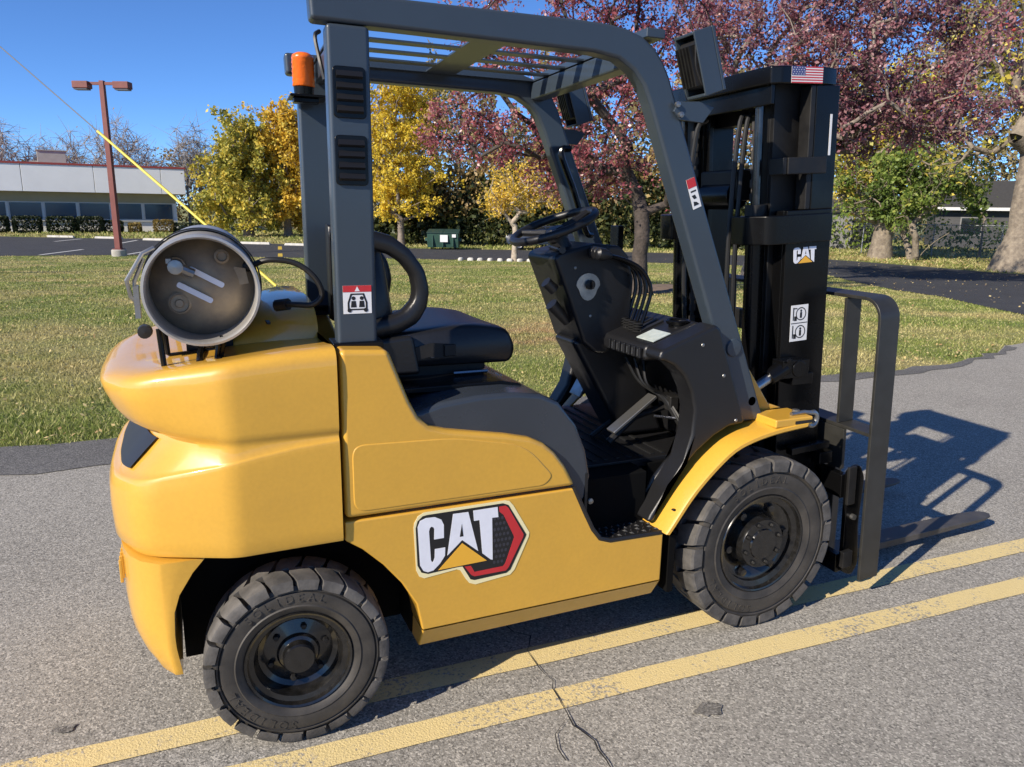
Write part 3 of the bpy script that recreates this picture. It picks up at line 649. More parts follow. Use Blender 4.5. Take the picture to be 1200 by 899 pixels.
# ---------------------------------------------------------------- overhead guard (stands a touch askew on the chassis)
SKEW = Matrix(((1, .058, 0, .058*.47), (0, 1, 0, 0), (0, 0, 1, 0), (0, 0, 0, 1)))
_part = part
def part(name, g, m, parent=FL, **k): return _part(name, g.xf(SKEW), m, parent, **k)
GB, GI = .472, .402
rail = [(-1.572, 2.012), (-1.575, 2.085), (-.79, 2.092), (-.70, 2.090), (-.63, 2.082), (-.575, 2.066), (-.53, 2.038), (-.495, 2.0), (-.468, 1.955), (-.415, 1.83), (.037, .792), (-.078, .792), (-.505, 1.80), (-.535, 1.87), (-.563, 1.925), (-.60, 1.965), (-.655, 1.995), (-.74, 2.006)]
for s in (-1, 1):
    gd = part('guard_side_frame', G().prism(rail, 'y', s*GB, s*GI), 'grey', bevel=.012, seg=3, ang=40)
    zt_ = 2.009 if s < 0 else 2.009
    rp = part('guard_rear_pillar', G().box(-1.534, -1.420, s*GB if s < 0 else GI, -GI if s < 0 else GB, 1.13, zt_), 'grey', bevel=.012, seg=3)
    part('pillar_foot', G().box(-1.55, -1.405, s*.485 if s < 0 else .385, -.385 if s < 0 else .485, 1.15, 1.172), 'black', bevel=.004)
    part('guard_hole', G().lathe([(.0001, -.001), (.017, -.001), (.017, .002)], (-.028, s*GB-.001*s, .868), 'y', 20), 'rubber', gd)
    part('guard_bolt_cap', G().lathe([(.0001, -.008*-s), (.030, -.006*-s), (.034, 0)], (-.135, s*(GB+.0005), 1.075), 'y', 24), 'grey', gd)
sl_y = [-.315, -.157, 0, .157, .315]; hw = .054
g = G()
for x0, x1 in ((-1.475, -1.42), (-1.055, -.935), (-.60, -.50)): g.box(x0, x1, -.401, .401, 2.054, 2.060)
for x0, x1 in ((-1.42, -1.055), (-.935, -.60)):
    ed = [-.401]+[v for c in sl_y for v in (c-hw, c+hw)]+[.401]
    for i in range(0, len(ed), 2): g.box(x0, x1, ed[i], ed[i+1], 2.054, 2.060)
roof = part('guard_roof', g, 'grey', smooth=False)
part('guard_rear_cross_member', G().box(-1.472, -1.43, -.401, .401, 1.985, 2.0515), 'grey', bevel=.008)
part('guard_front_cross_member', G().box(-.60, -.535, -.401, .401, 1.985, 2.0515), 'grey', bevel=.008)
part('guard_front_lip', G().box(-.56, -.492, -.468, .468, 2.066, 2.094), 'grey', bevel=.004)
# louvred vents on the rear pillar facing the camera
for z0 in (1.775, 1.602):
    lv = part('louvre_vent', G().prism(round_poly([(-1.522, z0), (-1.522, z0+.13), (-1.434, z0+.13), (-1.434, z0)], .014, 4), 'y', -GB-.006, -GB+.002), 'black', bevel=.002)
    for k in range(4):
        zz = z0+.012+.029*k
        part('slat', G().add([(-1.513, -GB-.0065, zz), (-1.443, -GB-.0065, zz), (-1.443, -GB-.016, zz+.006), (-1.513, -GB-.016, zz+.006), (-1.443, -GB-.0065, zz+.020), (-1.513, -GB-.0065, zz+.020)],
             [(0, 1, 2, 3), (3, 2, 4, 5), (0, 3, 5), (1, 4, 2)]), 'plastic', lv)
# beacon, rear lamp
bx, by = -1.52, .31
M['amber'] = mat('amber_lens', (.9, .16, .01), .25, coat=.3, bump=.003, bscale=70, var=.2, vscale=20)
part('beacon_bracket', G().box(-1.572, -1.44, .27, .40, 1.920, 1.930).box(-1.56, -1.47, .28, .34, 1.902, 1.9195), 'black', bevel=.004)
bc = G(); pr = [(.036, 1.957)]
for k in range(6): pr += [(.0395, 1.960+.015*k), (.0375, 1.9725+.015*k)]
pr += [(.039, 2.050), (.036, 2.062), (.022, 2.070), (.0001, 2.072)]
bcn = part('beacon', bc.lathe(pr, (bx, by, 0), 'z', 28, True), 'amber', ang=60)
part('beacon_base', G().lathe([(.034, 1.930), (.036, 1.956), (.03, 1.9565)], (bx, by, 0), 'z', 24, True), 'black', bcn)
part('lamp_wire', G().tube(spline([(-1.53, -.30, 2.02), (-1.545, -.32, 2.0), (-1.535, -.34, 1.93), (-1.53, -.38, 1.88)], 4), .006, 6), 'rubber')
# front lamps: shroud open to the rear, ribbed lamp body, bracket
for s in (-1, 1):
    m4 = Matrix.Translation((-.372, s*.475, 1.995)) @ Matrix.Rotation(rad(-19), 4, 'Y') @ Matrix.Scale(.92, 4)
    g = G().box(.045, .058, -.062, .062, -.10, .11).box(-.03, .0445, -.062, -.054, -.10, .11).box(-.03, .0445, .054, .062, -.10, .11).box(-.03, .0445, -.0535, .0535, .10, .11).box(-.03, .0445, -.0535, .0535, -.10, -.09); g.xf(m4)
    lp = part('front_lamp', g, 'grey', bevel=.003)
    part('lamp_body', G().prism(round_poly([(-.03, -.07), (-.042, .0), (-.02, .085), (.044, .095), (.044, -.085)], .02, 3), 'y', -.05, .05).xf(m4), 'satin', lp, bevel=.006)
    for k in range(5): part('cooling_fin', G().box(-.048, -.02, -.044+.019*k, -.036+.019*k, -.06, .07).xf(m4), 'satin', lp)
    part('lamp_lens', G().box(.0585, .064, -.05, .05, -.09, .09).xf(m4), 'white', lp)
    part('lamp_bracket', G().prism([(-.455, 1.855), (-.435, 1.885), (-.36, 1.89), (-.30, 1.875), (-.34, 1.825), (-.43, 1.83)], 'y', s*(GB+.001), s*(GB+.012)), 'grey', lp, bevel=.002)
    for q in ((-.445, 1.875), (-.43, 1.845)): part('bracket_bolt', G().lathe([(.0001, -.012*-s), (.009, -.010*-s), (.009, 0)], (q[0], s*(GB+.012), q[1]), 'y', 8), 'zinc', lp)
part('grab_handle', G().tube(spline([(-.42, .38, 1.80), (-.47, .36, 1.78), (-.40, .36, 1.62), (-.34, .36, 1.46), (-.30, .38, 1.44)], 4), .014, 8), 'black')
part('mirror', G().box(-.13, -.10, .44, .52, 1.36, 1.48).tube([(-.11, .48, 1.36), (-.12, .48, 1.25), (-.16, .46, 1.2)], .008, 6), 'black', bevel=.008)

part = _part
# ---------------------------------------------------------------- wheels
def tyre_geo(R, w, rg, rr, nl):
    """carcass and separate tread lugs; axis Y, outer face at -Y"""
    h = w/2
    prof = [(rr, -h+.022), (rr+.006, -h+.012), (rr+.35*(rg-rr), -h+.004), (rr+.40*(rg-rr), -h+.007), (rr+.75*(rg-rr), -h+.002), (rg-.006, -h+.004), (rg-.002, -h+.010), (rg+.004, -h+.004), (R-.040, -h+.004), (R-.026, -h+.012), (R-.024, -h*.4), (R-.024, h*.4), (R-.026, h-.012), (R-.040, h-.004), (rg, h-.002), (rr+.4*(rg-rr), h-.004), (rr, h-.022)]
    wall = G().lathe(prof, (0, 0, 0), 'y', 96)
    lug = G(); rn = random.Random(3)
    for side in (-1, 1):
        for k in range(nl):
            a0 = 2*PI*(k+(.5 if side > 0 else 0))/nl; da = 2*PI/nl*.43; sk = 2*PI/nl*.36; secs = []
            wear = rn.uniform(0, .003)
            for t, ri, ro, wd in ((0, rg+.008, R-.012, .92), (.05, rg+.02, R-.004, .97), (.25, R-.03, R-wear*.3, 1.0), (.6, R-.03, R, 1.0), (.98, R-.03, R-.001, .82)):
                y = side*(h+.002 - t*(h+.004)); c = a0+sk*t; sec = []
                for r_, s_ in ((ri, -1), (ro, -1), (ro+.0005, 0), (ro, 1), (ri, 1)):
                    an = c+s_*da*wd; sec.append((r_*math.cos(an), y, r_*math.sin(an)))
                secs.append(sec)
            lug.loft(secs)
    return wall, lug
def make_wheel(name, loc, R, w, rg, rr, nl, rot, front, label=None):
    """rot: turn about Z (steer; +pi for the far side)"""
    m4 = Matrix.Translation(loc) @ Matrix.Rotation(rot, 4, 'Z'); h = w/2
    spin = Matrix.Rotation(.13, 4, 'Y')
    wall, lug = tyre_geo(R, w, rg, rr, nl)
    if front: pr = [(rr+.004, -h+.016), (rr, -h+.010), (rr-.006, -h+.012), (rr-.010, -h+.028), (rr-.030, -h+.034), (rr-.034, -h+.046), (rr-.05, -h+.05), (.105, -h+.075), (.10, -h+.055), (.098, -h+.02), (.094, -h+.012), (.060, -h+.012), (.057, -h+.006), (.0001, -h+.005)]
    else: pr = [(rr+.004, -h+.016), (rr, -h+.009), (rr-.006, -h+.012), (rr-.010, -h+.026), (rr-.024, -h+.030), (rr-.030, -h+.040), (rr-.036, -h+.065), (rr-.05, -h+.072), (.062, -h+.06), (.056, -h+.05), (.047, -h+.046), (.046, -h+.022), (.042, -h+.016), (.0001, -h+.015)]
    wl = part(name, G().lathe(pr, (0, 0, 0), 'y', 64, cap0=False).lathe([(rr, h-.02), (.06, h-.03)], (0, 0, 0), 'y', 40).xf(m4), 'rim', ang=28, label=label)
    part('tyre', wall.xf(m4), 'tyre_wall', wl, ang=40)
    part('tread', lug.xf(m4), 'tyre', wl, ang=30)
    nuts = 8 if front else 6; rad_n = .079 if front else .083
    for k in range(nuts):
        a = 2*PI*k/nuts+.3; yb = -h+(.012 if front else .064)
        part('wheel_nut', G().lathe([(.0001, -.014), (.008, -.013), (.0095, 0)], (rad_n*math.cos(a), yb, rad_n*math.sin(a)), 'y', 6).xf(m4), 'satin', wl)
    if front:
        for k in range(6):
            a = 2*PI*k/6+.1; part('stud', G().lathe([(.0001, -.02), (.014, -.018), (.017, 0), (.02, .02)], (.133*math.cos(a), -h+.055, .133*math.sin(a)), 'y', 10).xf(m4), 'rim', wl)
    # raised maker's lettering round the sidewall
    rt = rr+(rg-rr)*.72
    for c0, txt in ((rad(100), 'SOLIDEAL'), (rad(232), 'SOLIDEAL')):
        g = G(); n = len(txt); stp = (.034 if front else .031)/rt
        for i, ch in enumerate(txt):
            a = c0-(i-(n-1)/2)*stp; t = text_geo(ch, .036 if front else .034, .0022)
            t.xf(Matrix.Translation((rt*math.cos(a), -h+.0035, rt*math.sin(a))) @ Matrix.Rotation(-(a-PI/2), 4, 'Y') @ Matrix.Rotation(PI/2, 4, 'X')); g.add(t.v, t.f)
        tag(part('raised_lettering', g.xf(m4), 'tyre_wall', wl, smooth=False), kind='stuff')
    return wl
make_wheel('front_wheel', (0, -.480, .335), .335, .19, .280, .190, 22, 0, True)
make_wheel('front_wheel', (0, .480, .335), .335, .19, .280, .190, 22, PI, True)
make_wheel('rear_wheel', (-1.69, -.495, .262), .262, .16, .222, .150, 22, rad(-4.3), False)
make_wheel('rear_wheel', (-1.69, .495, .262), .262, .16, .222, .150, 22, PI+rad(-4.3), False)

# ---------------------------------------------------------------- mast (built upright, then tilted back)
TILT = Matrix.Translation((.30, 0, .33)) @ Matrix.Rotation(rad(-3.2), 4, 'Y') @ Matrix.Translation((-.30, 0, -.33))
MSK = Matrix(((1, .058, 0, .058*.37), (0, 1, 0, 0), (0, 0, 1, 0), (0, 0, 0, 1)))
def mpart(name, g, m, parent=FL, **k): return obj(name, g.xf(MSK @ TILT), m, parent, **k)
for s in (-1, 1):
    def yb(a, b): return (min(s*a, s*b), max(s*a, s*b))
    rl = mpart('mast_outer_rail', G().box(.22, .44, *yb(.352, .37), .06, 1.56).box(.33, .44, *yb(.352, .37), 1.56, 2.0).box(.22, .243, *yb(.30, .3515), .06, 1.56).box(.417, .44, *yb(.30, .3515), .06, 2.0), 'black', bevel=.004)
    mpart('rail_flange', G().box(.305, .3295, *yb(.31, .368), 1.561, 2.0), 'satin', rl, bevel=.004)
    mpart('mast_middle_rail', G().box(.20, .41, *yb(.275, .295), .10, 2.03).box(.20, .22, *yb(.225, .2745), .10, 2.03).box(.39, .41, *yb(.235, .2745), .10, 2.03), 'satin', bevel=.003)
    mpart('mast_inner_rail', G().box(.23, .39, *yb(.195, .215), .12, 1.98).box(.23, .25, *yb(.150, .1945), .12, 1.98), 'black', bevel=.003)
    cy = mpart('lift_cylinder', G().tube([(.165, s*.255, .12), (.165, s*.255, 1.56)], .036, 20), 'black')
    mpart('cylinder_rod', G().tube([(.165, s*.255, 1.56), (.165, s*.255, 2.0)], .017, 16), 'darkrod', cy)
    mpart('cylinder_gland', G().tube([(.165, s*.255, 1.53), (.165, s*.255, 1.585)], .042, 20), 'satin', cy)
    for k, (dx, dy) in enumerate(((.14, .17), (.125, .145))):
        mpart('hydraulic_hose', G().tube(spline([(dx+.02, s*dy, .25), (dx, s*dy, .9), (dx-.01, s*(dy+.01), 1.4), (dx+.03, s*dy, 1.86), (dx+.08, s*(dy-.01), 1.93)], 6), .010, 8), 'rubber')
    g = G()
    for k in range(58): g.box(.180 if k % 2 else .184, .206 if k % 2 else .202, *yb(.193, .207) if k % 2 else yb(.197, .203), .35+.0265*k, .35+.0265*k+.030)
    mpart('lift_chain', g, 'fork')
    mpart('cylinder_clamp', G().prism(round_poly([(.08, .215), (.08, .30), (.135, .386), (.43, .386), (.43, .371), (.20, .371), (.20, .215)], [.0, .02, .03, .005, 0, .01, 0]) if s > 0 else round_poly([(.08, -.215), (.08, -.30), (.135, -.386), (.43, -.386), (.43, -.371), (.20, -.371), (.20, -.215)], [.0, .02, .03, .005, 0, .01, 0]), 'z', 1.44, 1.545), 'black', bevel=.006)
    mpart('roller_bracket', G().box(.20, .385, *yb(.371, .385), 1.69, 1.75).box(.18, .1995, *yb(.30, .38), 1.69, 1.75), 'satin', bevel=.004)
    tc = part('tilt_cylinder', G().tube([(-.22, s*.405, .73), (-.02, s*.405, .868)], .036, 18), 'satin')
    part('tilt_rod', G().tube([(-.02, s*.405, .868), (.15, s*.405, .955)], .019, 16), 'steel', tc)
    part('tilt_clevis', G().tube([(.10, s*.405, .93), (.17, s*.405, .966)], [.03, .036], 14).box(.14, .27, *yb(.375, .435), .93, 1.0).tube([(.22, s*.44, .965), (.22, s*.37, .965)], .033, 18).tube([(.16, s*.445, 1.0), (.16, s*.44, 1.0)], .012, 8).box(.20, .30, *yb(.36, .43), .90, .945), 'black', tc, bevel=.006)
def strip(pts, t):
    """2-D outline of a bent strip"""
    P_ = [Vector(q) for q in pts]; A = []; B = []
    for i, q in enumerate(P_):
        d = (P_[min(i+1, len(P_)-1)]-P_[max(i-1, 0)]).normalized(); nn = Vector((-d.y, d.x)); A.append(tuple(q+nn*t/2)); B.append(tuple(q-nn*t/2))
    return A+B[::-1]
top_path = [(.44, -.335), (.365, -.360), (.165, -.360), (.14, -.345), (.125, -.30), (.125, .30), (.14, .345), (.165, .360), (.365, .360), (.44, .335)]
mpart('top_apron', G().box(.140, .158, -.345, .345, 1.935, 2.0405).box(.345, .365, -.3, .3, 1.94, 2.04), 'black', bevel=.004)
mpart('inner_dark_plate', G().box(.15, .25, -.16, .10, 1.60, 1.72), 'satin', bevel=.01)  # inner plate added to fill the darkness between the rails
top = mpart('mast_top_cross_member', G().prism(strip(top_path, .024), 'z', 2.001, 2.062).box(.137, .43, -.346, .346, 2.042, 2.055), 'black', bevel=.008, seg=3)
for q in ((.30, .40, 1.90, 1.97), (.225, .26, .35, .47), (.225, .26, 1.08, 1.16)): mpart('mast_cross_member', G().box(q[0], q[1], -.29, .29, q[2], q[3]), 'satin', bevel=.004)
mpart('rail_text_strip', G().box(.400, .410, -.3712, -.3702, 1.755, 1.90), 'white')
mpart('hose_reel', G().tube([(.18, .08, 1.62), (.18, -.12, 1.62)], .055, 20).box(.14, .2, -.13, .1, 1.60, 1.64), 'black', bevel=.003)
# carriage, backrest, forks
car = mpart('fork_carriage', G().box(.455, .49, -.50, .50, .42, .52).box(.455, .49, -.50, .50, .09, .17).box(.44, .47, -.30, -.25, .09, .6).box(.44, .47, .25, .30, .09, .6), 'black', bevel=.004)
for s in (-1, 1):
    mpart('carriage_side_plate', G().prism(round_poly([(.47, .10), (.47, .54), (.53, .56), (.56, .50), (.545, .30), (.56, .12), (.53, .07)], .02, 3), 'y', s*.50, s*.52), 'black', car, bevel=.003)
    mpart('side_bracket', G().box(.45, .50, min(s*.521, s*.545), max(s*.521, s*.545), .13, .20), 'satin', car, bevel=.003)
    mpart('side_hook', G().box(.46, .50, min(s*.521, s*.535), max(s*.521, s*.535), .40, .56), 'satin', car, bevel=.003)
    mpart('side_bolt', G().tube([(.505, s*.52, .34), (.505, s*.535, .34)], .012, 8), 'zinc', car)
    mpart('side_shift_arm', G().box(.40, .47, min(s*.38, s*.43), max(s*.38, s*.43), .55, .60).box(.26, .46, min(s*.385, s*.42), max(s*.385, s*.42), .61, .64), 'black', car, bevel=.004)
bp = [(-.578, .08), (-.578, 1.15)]+[(-.578+.075*(1-math.cos(rad(a))), 1.15+.075*math.sin(rad(a))) for a in (15, 30, 45, 60, 75, 90)]
bp += [(-q[0], q[1]) for q in bp[::-1]]
M['bracket'] = mat('dull_olive_black_paint', (.02, .0195, .0175), .42, col2=(.035, .034, .03), vscale=12, rvar=.08)
lb = mpart('load_backrest', G().prism(strip(bp, .014), 'x', .505, .605), 'bracket', bevel=.003)
for y in (-.40, -.15, .15, .40): mpart('backrest_bar', G().box(.512, .590, y-.007, y+.007, .705, 1.214), 'bracket', lb, bevel=.002)
mpart('backrest_base', G().box(.508, .600, -.570, .570, .69, .704).box(.50, .516, -.45, .45, .52, .69), 'bracket', lb, bevel=.002)
FT = Matrix.Translation((.30, 0, .33)) @ Matrix.Rotation(rad(-2.0), 4, 'Y') @ Matrix.Translation((-.30, 0, -.33))
for s, y in ((-1, -.265), (1, .265)):
    V = []; sec = [(.625, .030, .075, .052), (.70, .026, .068, .052), (1.3, .026, .056, .052), (1.58, .026, .046, .050), (1.66, .026, .042, .044), (1.71, .027, .040, .032), (1.735, .028, .038, .012)]
    rings = [[(x, y-w, z0), (x, y+w, z0), (x, y+w, z1), (x, y-w, z1)] for x, z0, z1, w in sec]
    g = G().loft(rings); g.box(.605, .645, y-.052, y+.052, .03, .60).box(.49, .604, y-.045, y+.045, .50, .585)
    o = obj('fork', g.xf(FT).xf(Matrix.Translation((0, 0, -.012))), 'fork', FL, bevel=.004)

# ---------------------------------------------------------------- decals
LOGO = {
'border': [(-1.314, .658), (-1.05, .6585), (-1.035, .654), (-1.021, .637), (-.964, .537), (-.966, .522), (-1.014, .417), (-1.029, .402), (-1.148, .391), (-1.169, .4), (-1.182, .418), (-1.199, .449), (-1.211, .454), (-1.315, .444), (-1.331, .453), (-1.34, .474), (-1.346, .612), (-1.344, .628), (-1.332, .649)],
'black': [(-1.304, .649), (-1.057, .65), (-1.039, .642), (-.975, .532), (-.977, .526), (-1.029, .42), (-1.043, .411), (-1.152, .407), (-1.165, .412), (-1.192, .461), (-1.207, .462), (-1.304, .457), (-1.324, .465), (-1.336, .49), (-1.34, .611), (-1.334, .633), (-1.318, .647)],
'red': [(-1.071, .641), (-1.048, .641), (-1.039, .633), (-.985, .535), (-.986, .526), (-1.036, .429), (-1.045, .42), (-1.152, .42), (-1.163, .427), (-1.185, .459), (-1.164, .458), (-1.152, .435), (-1.055, .437), (-1.047, .446), (-1.018, .529), (-1.019, .535), (-1.055, .611), (-1.069, .624)],
'C': [(-1.334, .615), (-1.326, .634), (-1.308, .64), (-1.28, .639), (-1.26, .628), (-1.252, .61), (-1.252, .567), (-1.283, .567), (-1.282, .6), (-1.285, .607), (-1.292, .61), (-1.296, .606), (-1.299, .596), (-1.294, .501), (-1.29, .493), (-1.286, .496), (-1.282, .506), (-1.281, .535), (-1.248, .535), (-1.249, .508), (-1.265, .485), (-1.286, .466), (-1.304, .463), (-1.318, .47), (-1.328, .489)],
'A': [(-1.222, .64), (-1.173, .639), (-1.14, .504), (-1.193, .55), (-1.241, .507)],
'hole': [(-1.194, .604), (-1.189, .562), (-1.201, .562)],
'T': [(-1.157, .641), (-1.076, .641), (-1.073, .607), (-1.094, .608), (-1.091, .466), (-1.098, .468), (-1.126, .494), (-1.136, .607), (-1.154, .607)],
'tri': [(-1.193, .54), (-1.111, .467), (-1.271, .464)]}
yp = -.5532
def flat(poly, y0, y1): return G().prism(poly, 'y', y0, y1)
lg = part('logo_decal', flat(LOGO['border'], yp, yp-.0012), 'cream', smooth=False)
part('logo_backing', flat(LOGO['black'], yp-.0013, yp-.0020), 'printblack', lg, smooth=False)
part('red_hexagon', flat(LOGO['red'], yp-.0021, yp-.0028), 'red', lg, smooth=False)
g = G()
for i in range(9):
    for j in range(5):
        hx = -1.085+.013*j+(.0065 if i % 2 else 0); hz = .455+.0185*i
        if hx < -1.086 or hx > -1.058+.03*(1-abs(hz-.53)/.09): continue
        g.prism([(hx+.0050*math.cos(rad(a)), hz+.0060*math.sin(rad(a))) for a in range(30, 390, 60)], 'y', yp-.0021, yp-.0026)
M['hexgrey'] = mat('hexagon_print', (.035, .035, .045), .4)
part('hexagon_print', g, 'hexgrey', lg, smooth=False)
part('letter_c', flat(LOGO['C'], yp-.0021, yp-.0032), 'silver', lg, smooth=False)
la = part('letter_a', flat(LOGO['A'], yp-.0021, yp-.0032), 'silver', lg, smooth=False)
part('letter_gap', flat(LOGO['hole'], yp-.0033, yp-.0036), 'printblack', lg, smooth=False)
part('letter_t', flat(LOGO['T'], yp-.0021, yp-.0032), 'silver', lg, smooth=False)
part('yellow_triangle', flat(LOGO['tri'], yp-.0034, yp-.0040), 'printyellow', lg, smooth=False)
def rect(x0, x1, z0, z1): return [(x0, z0), (x1, z0), (x1, z1), (x0, z1)]
def disc(x, z, r, n=14, sx=1.): return [(x+r*sx*math.cos(2*PI*k/n), z+r*math.sin(2*PI*k/n)) for k in range(n)]
# guard-pillar warning plate: red strip, white triangle, little truck with two people
y0 = -GB-.0005
wp = part('warning_sticker', flat(rect(-1.515, -1.435, 1.252, 1.331), y0, y0-.001), 'white', smooth=False)
part('red_band', flat(rect(-1.515, -1.435, 1.313, 1.331), y0-.0011, y0-.0016), 'red', wp, smooth=False)
part('white_triangle', flat([(-1.482, 1.315), (-1.468, 1.315), (-1.475, 1.3285)], y0-.0017, y0-.002), 'white', wp, smooth=False)
g = G()
tr = [(-1.503, 1.262), (-1.503, 1.283), (-1.494, 1.309), (-1.456, 1.309), (-1.447, 1.283), (-1.447, 1.262)]; ti = [(-1.498, 1.266), (-1.498, 1.283), (-1.490, 1.305), (-1.460, 1.305), (-1.452, 1.283), (-1.452, 1.266)]
for i in range(6):
    j = (i+1) % 6; g.prism([tr[i], tr[j], ti[j], ti[i]], 'y', y0-.0011, y0-.0016)
for cx in (-1.486, -1.463): g.prism(disc(cx, 1.2955, .0055), 'y', y0-.0011, y0-.0016); g.prism([(cx-.008, 1.270), (cx+.008, 1.270), (cx+.006, 1.288), (cx-.006, 1.288)], 'y', y0-.0011, y0-.0016)
for cx in (-1.498, -1.452): g.prism(disc(cx, 1.262, .006), 'y', y0-.0017, y0-.0020)
part('pictogram', g, 'printblack', wp, smooth=False)
# sticker on the sloping front pillar
e = Vector((.037, -.094)).normalized(); q = Vector((.93, .37)); c0 = Vector((-.385, 1.645))
def sl(a, b): v = c0+e*a+Vector((e.y*-1, e.x))*b; return (v.x, v.y)
ps = part('pillar_sticker', flat([sl(0, 0), sl(.10, 0), sl(.10, .034), sl(0, .034)], y0, y0-.001), 'white', smooth=False)
part('red_band', flat([sl(0, 0), sl(.03, 0), sl(.03, .034), sl(0, .034)], y0-.0011, y0-.0015), 'red', ps, smooth=False)
part('printed_lines', flat([sl(.04, .006), sl(.045, .006), sl(.045, .028), sl(.04, .028)], y0-.0011, y0-.0015).prism([sl(.055, .006), sl(.068, .012), sl(.068, .024), sl(.055, .02)], 'y', y0-.0011, y0-.0015).prism([sl(.075, .008), sl(.09, .006), sl(.09, .028), sl(.08, .02)], 'y', y0-.0011, y0-.0015), 'printblack', ps, smooth=False)
# mast decals (same tilt as the mast)
ym = -.3703
def mflat(poly, a, b): return G().prism(poly, 'y', ym-a, ym-b)
sx, ox = .385, .3145; oz = 1.393
def sm(poly): return [(ox+(x+1.2035)*.43, oz+(z-.552)*.34) for x, z in poly]
ml = mpart('mast_logo', mflat(sm(LOGO['C']), 0, .001), 'silver', smooth=False)
mpart('letter_a', mflat(sm(LOGO['A']), 0, .001), 'silver', ml, smooth=False); mpart('letter_t', mflat(sm(LOGO['T']), 0, .001), 'silver', ml, smooth=False)
mpart('letter_gap', mflat(sm(LOGO['hole']), .0011, .0013), 'printblack', ml, smooth=False); mpart('yellow_triangle', mflat(sm(LOGO['tri']), .0005, .0014), 'printyellow', ml, smooth=False)
st = mpart('mast_sticker', mflat(rect(.262, .347, 1.062, 1.203), 0, .001), 'white', smooth=False)
g = mflat(rect(.264, .345, 1.131, 1.134), .0011, .0015)
for zc in (1.168, 1.098):
    for k in range(14):
        a, b = 2*PI*k/14, 2*PI*(k+1)/14
        g.prism([(.312+.022*math.cos(a), zc+.022*math.sin(a)), (.312+.022*math.cos(b), zc+.022*math.sin(b)), (.312+.026*math.cos(b), zc+.026*math.sin(b)), (.312+.026*math.cos(a), zc+.026*math.sin(a))], 'y', ym-.0011, ym-.0015)
    g.prism(disc(.312, zc+.012, .005, 10), 'y', ym-.0011, ym-.0015); g.prism(rect(.307, .317, zc-.016, zc+.006), 'y', ym-.0011, ym-.0015)
    g.prism(rect(.272, .277, zc-.024, zc+.026), 'y', ym-.0011, ym-.0015); g.prism(rect(.272, .292, zc-.012 if zc < 1.12 else zc+.02, zc-.008 if zc < 1.12 else zc+.024), 'y', ym-.0011, ym-.0015); g.prism(rect(.279, .292, zc-.026, zc-.008), 'y', ym-.0011, ym-.0015)
mpart('pictogram', g, 'printblack', st, smooth=False)
fy = -.3725
fg = mpart('flag_sticker', G().prism(rect(.205, .350, 2.004, 2.060), 'y', fy, fy-.001), 'white', smooth=False)
for k in range(7): mpart('stripe', G().prism(rect(.205, .350, 2.004+k*.00862, 2.004+k*.00862+.0043), 'y', fy-.0011, fy-.0014), 'red', fg, smooth=False)
mpart('canton', G().prism(rect(.205, .267, 2.030, 2.060), 'y', fy-.0015, fy-.0018), 'navy', fg, smooth=False)
g = G()
for i in range(5):
    for j in range(4): g.prism(disc(.212+.012*i+(.004 if j % 2 else 0), 2.034+.0072*j, .0018, 5), 'y', fy-.0019, fy-.0021)
mpart('stars', g, 'white', fg, smooth=False)

# ================================================================== GAS CYLINDER on the counterweight
M['tank'] = mat('weathered_tank_steel', (.52, .51, .49), .42, metal=.5, col2=(.30, .28, .25), vscale=9, rvar=.12, bump=.0008, bscale=60)
M['tank_in'] = mat('dusty_tank_head', (.19, .155, .12), .55, metal=.3, col2=(.40, .31, .20), vscale=11, bump=.001, bscale=50)
TK = thing('gas_cylinder', (-1.88, 0, 1.155), 'grey steel gas cylinder lying across the rear of the forklift, open collar towards the viewer', 'gas cylinder', world=True)
TM = Matrix.Translation((-1.858, 0, 1.322)) @ Matrix.Rotation(rad(-2.5), 4, 'Z')
def tpart(name, g, m, parent=TK, **k): return obj(name, g.xf(TM), m, parent, **k)
tpart('tank_body', G().lathe([(.0001, -.335), (.05, -.330), (.10, -.312), (.13, -.29), (.148, -.26), (.155, -.22), (.155, .36), (.148, .40), (.12, .44), (.07, .46), (.0001, .465)], (0, 0, 0), 'y', 56), 'tank', ang=60)
tpart('tank_head', G().lathe([(.0001, -.338), (.05, -.333), (.10, -.315), (.128, -.296), (.139, -.285)], (0, 0, 0), 'y', 48), 'tank_in', ang=60)
cr = tpart('collar', G().lathe([(.145, -.25), (.145, -.415), (.1485, -.423), (.147, -.432), (.141, -.433), (.136, -.426), (.137, -.415), (.137, -.28)], (0, 0, 0), 'y', 64), 'tank', ang=60)
tpart('collar_slot', G().prism(round_poly(rect(-.0075, .0075, -.05, .05), .0075, 4), 'y', -.349, -.342).xf(Matrix.Translation((.012, 0, .03)) @ Matrix.Rotation(rad(-60), 4, 'Y')), 'silver', cr)
tpart('collar_slot', G().prism(round_poly(rect(-.0075, .0075, -.05, .05), .0075, 4), 'y', -.349, -.342).xf(Matrix.Translation((-.02, 0, -.012)) @ Matrix.Rotation(rad(-60), 4, 'Y')), 'silver', cr)
vv = tpart('valve', G().lathe([(.024, -.31), (.024, -.345), (.018, -.35), (.017, -.385), (.020, -.388), (.020, -.405), (.0001, -.407)], (-.062, 0, .062), 'y', 14).box(-.085, -.07, -.40, -.36, .07, .085), 'zinc', bevel=.002)
tpart('coupling', G().tube([(-.06, -.365, .06), (-.02, -.36, .04)], .014, 10), 'zinc', vv)
tpart('gauge', G().lathe([(.030, -.315), (.030, -.332), (.025, -.335), (.023, -.329), (.012, -.329), (.010, -.338), (.0001, -.339)], (-.062, 0, -.042), 'y', 24), 'tank_in')
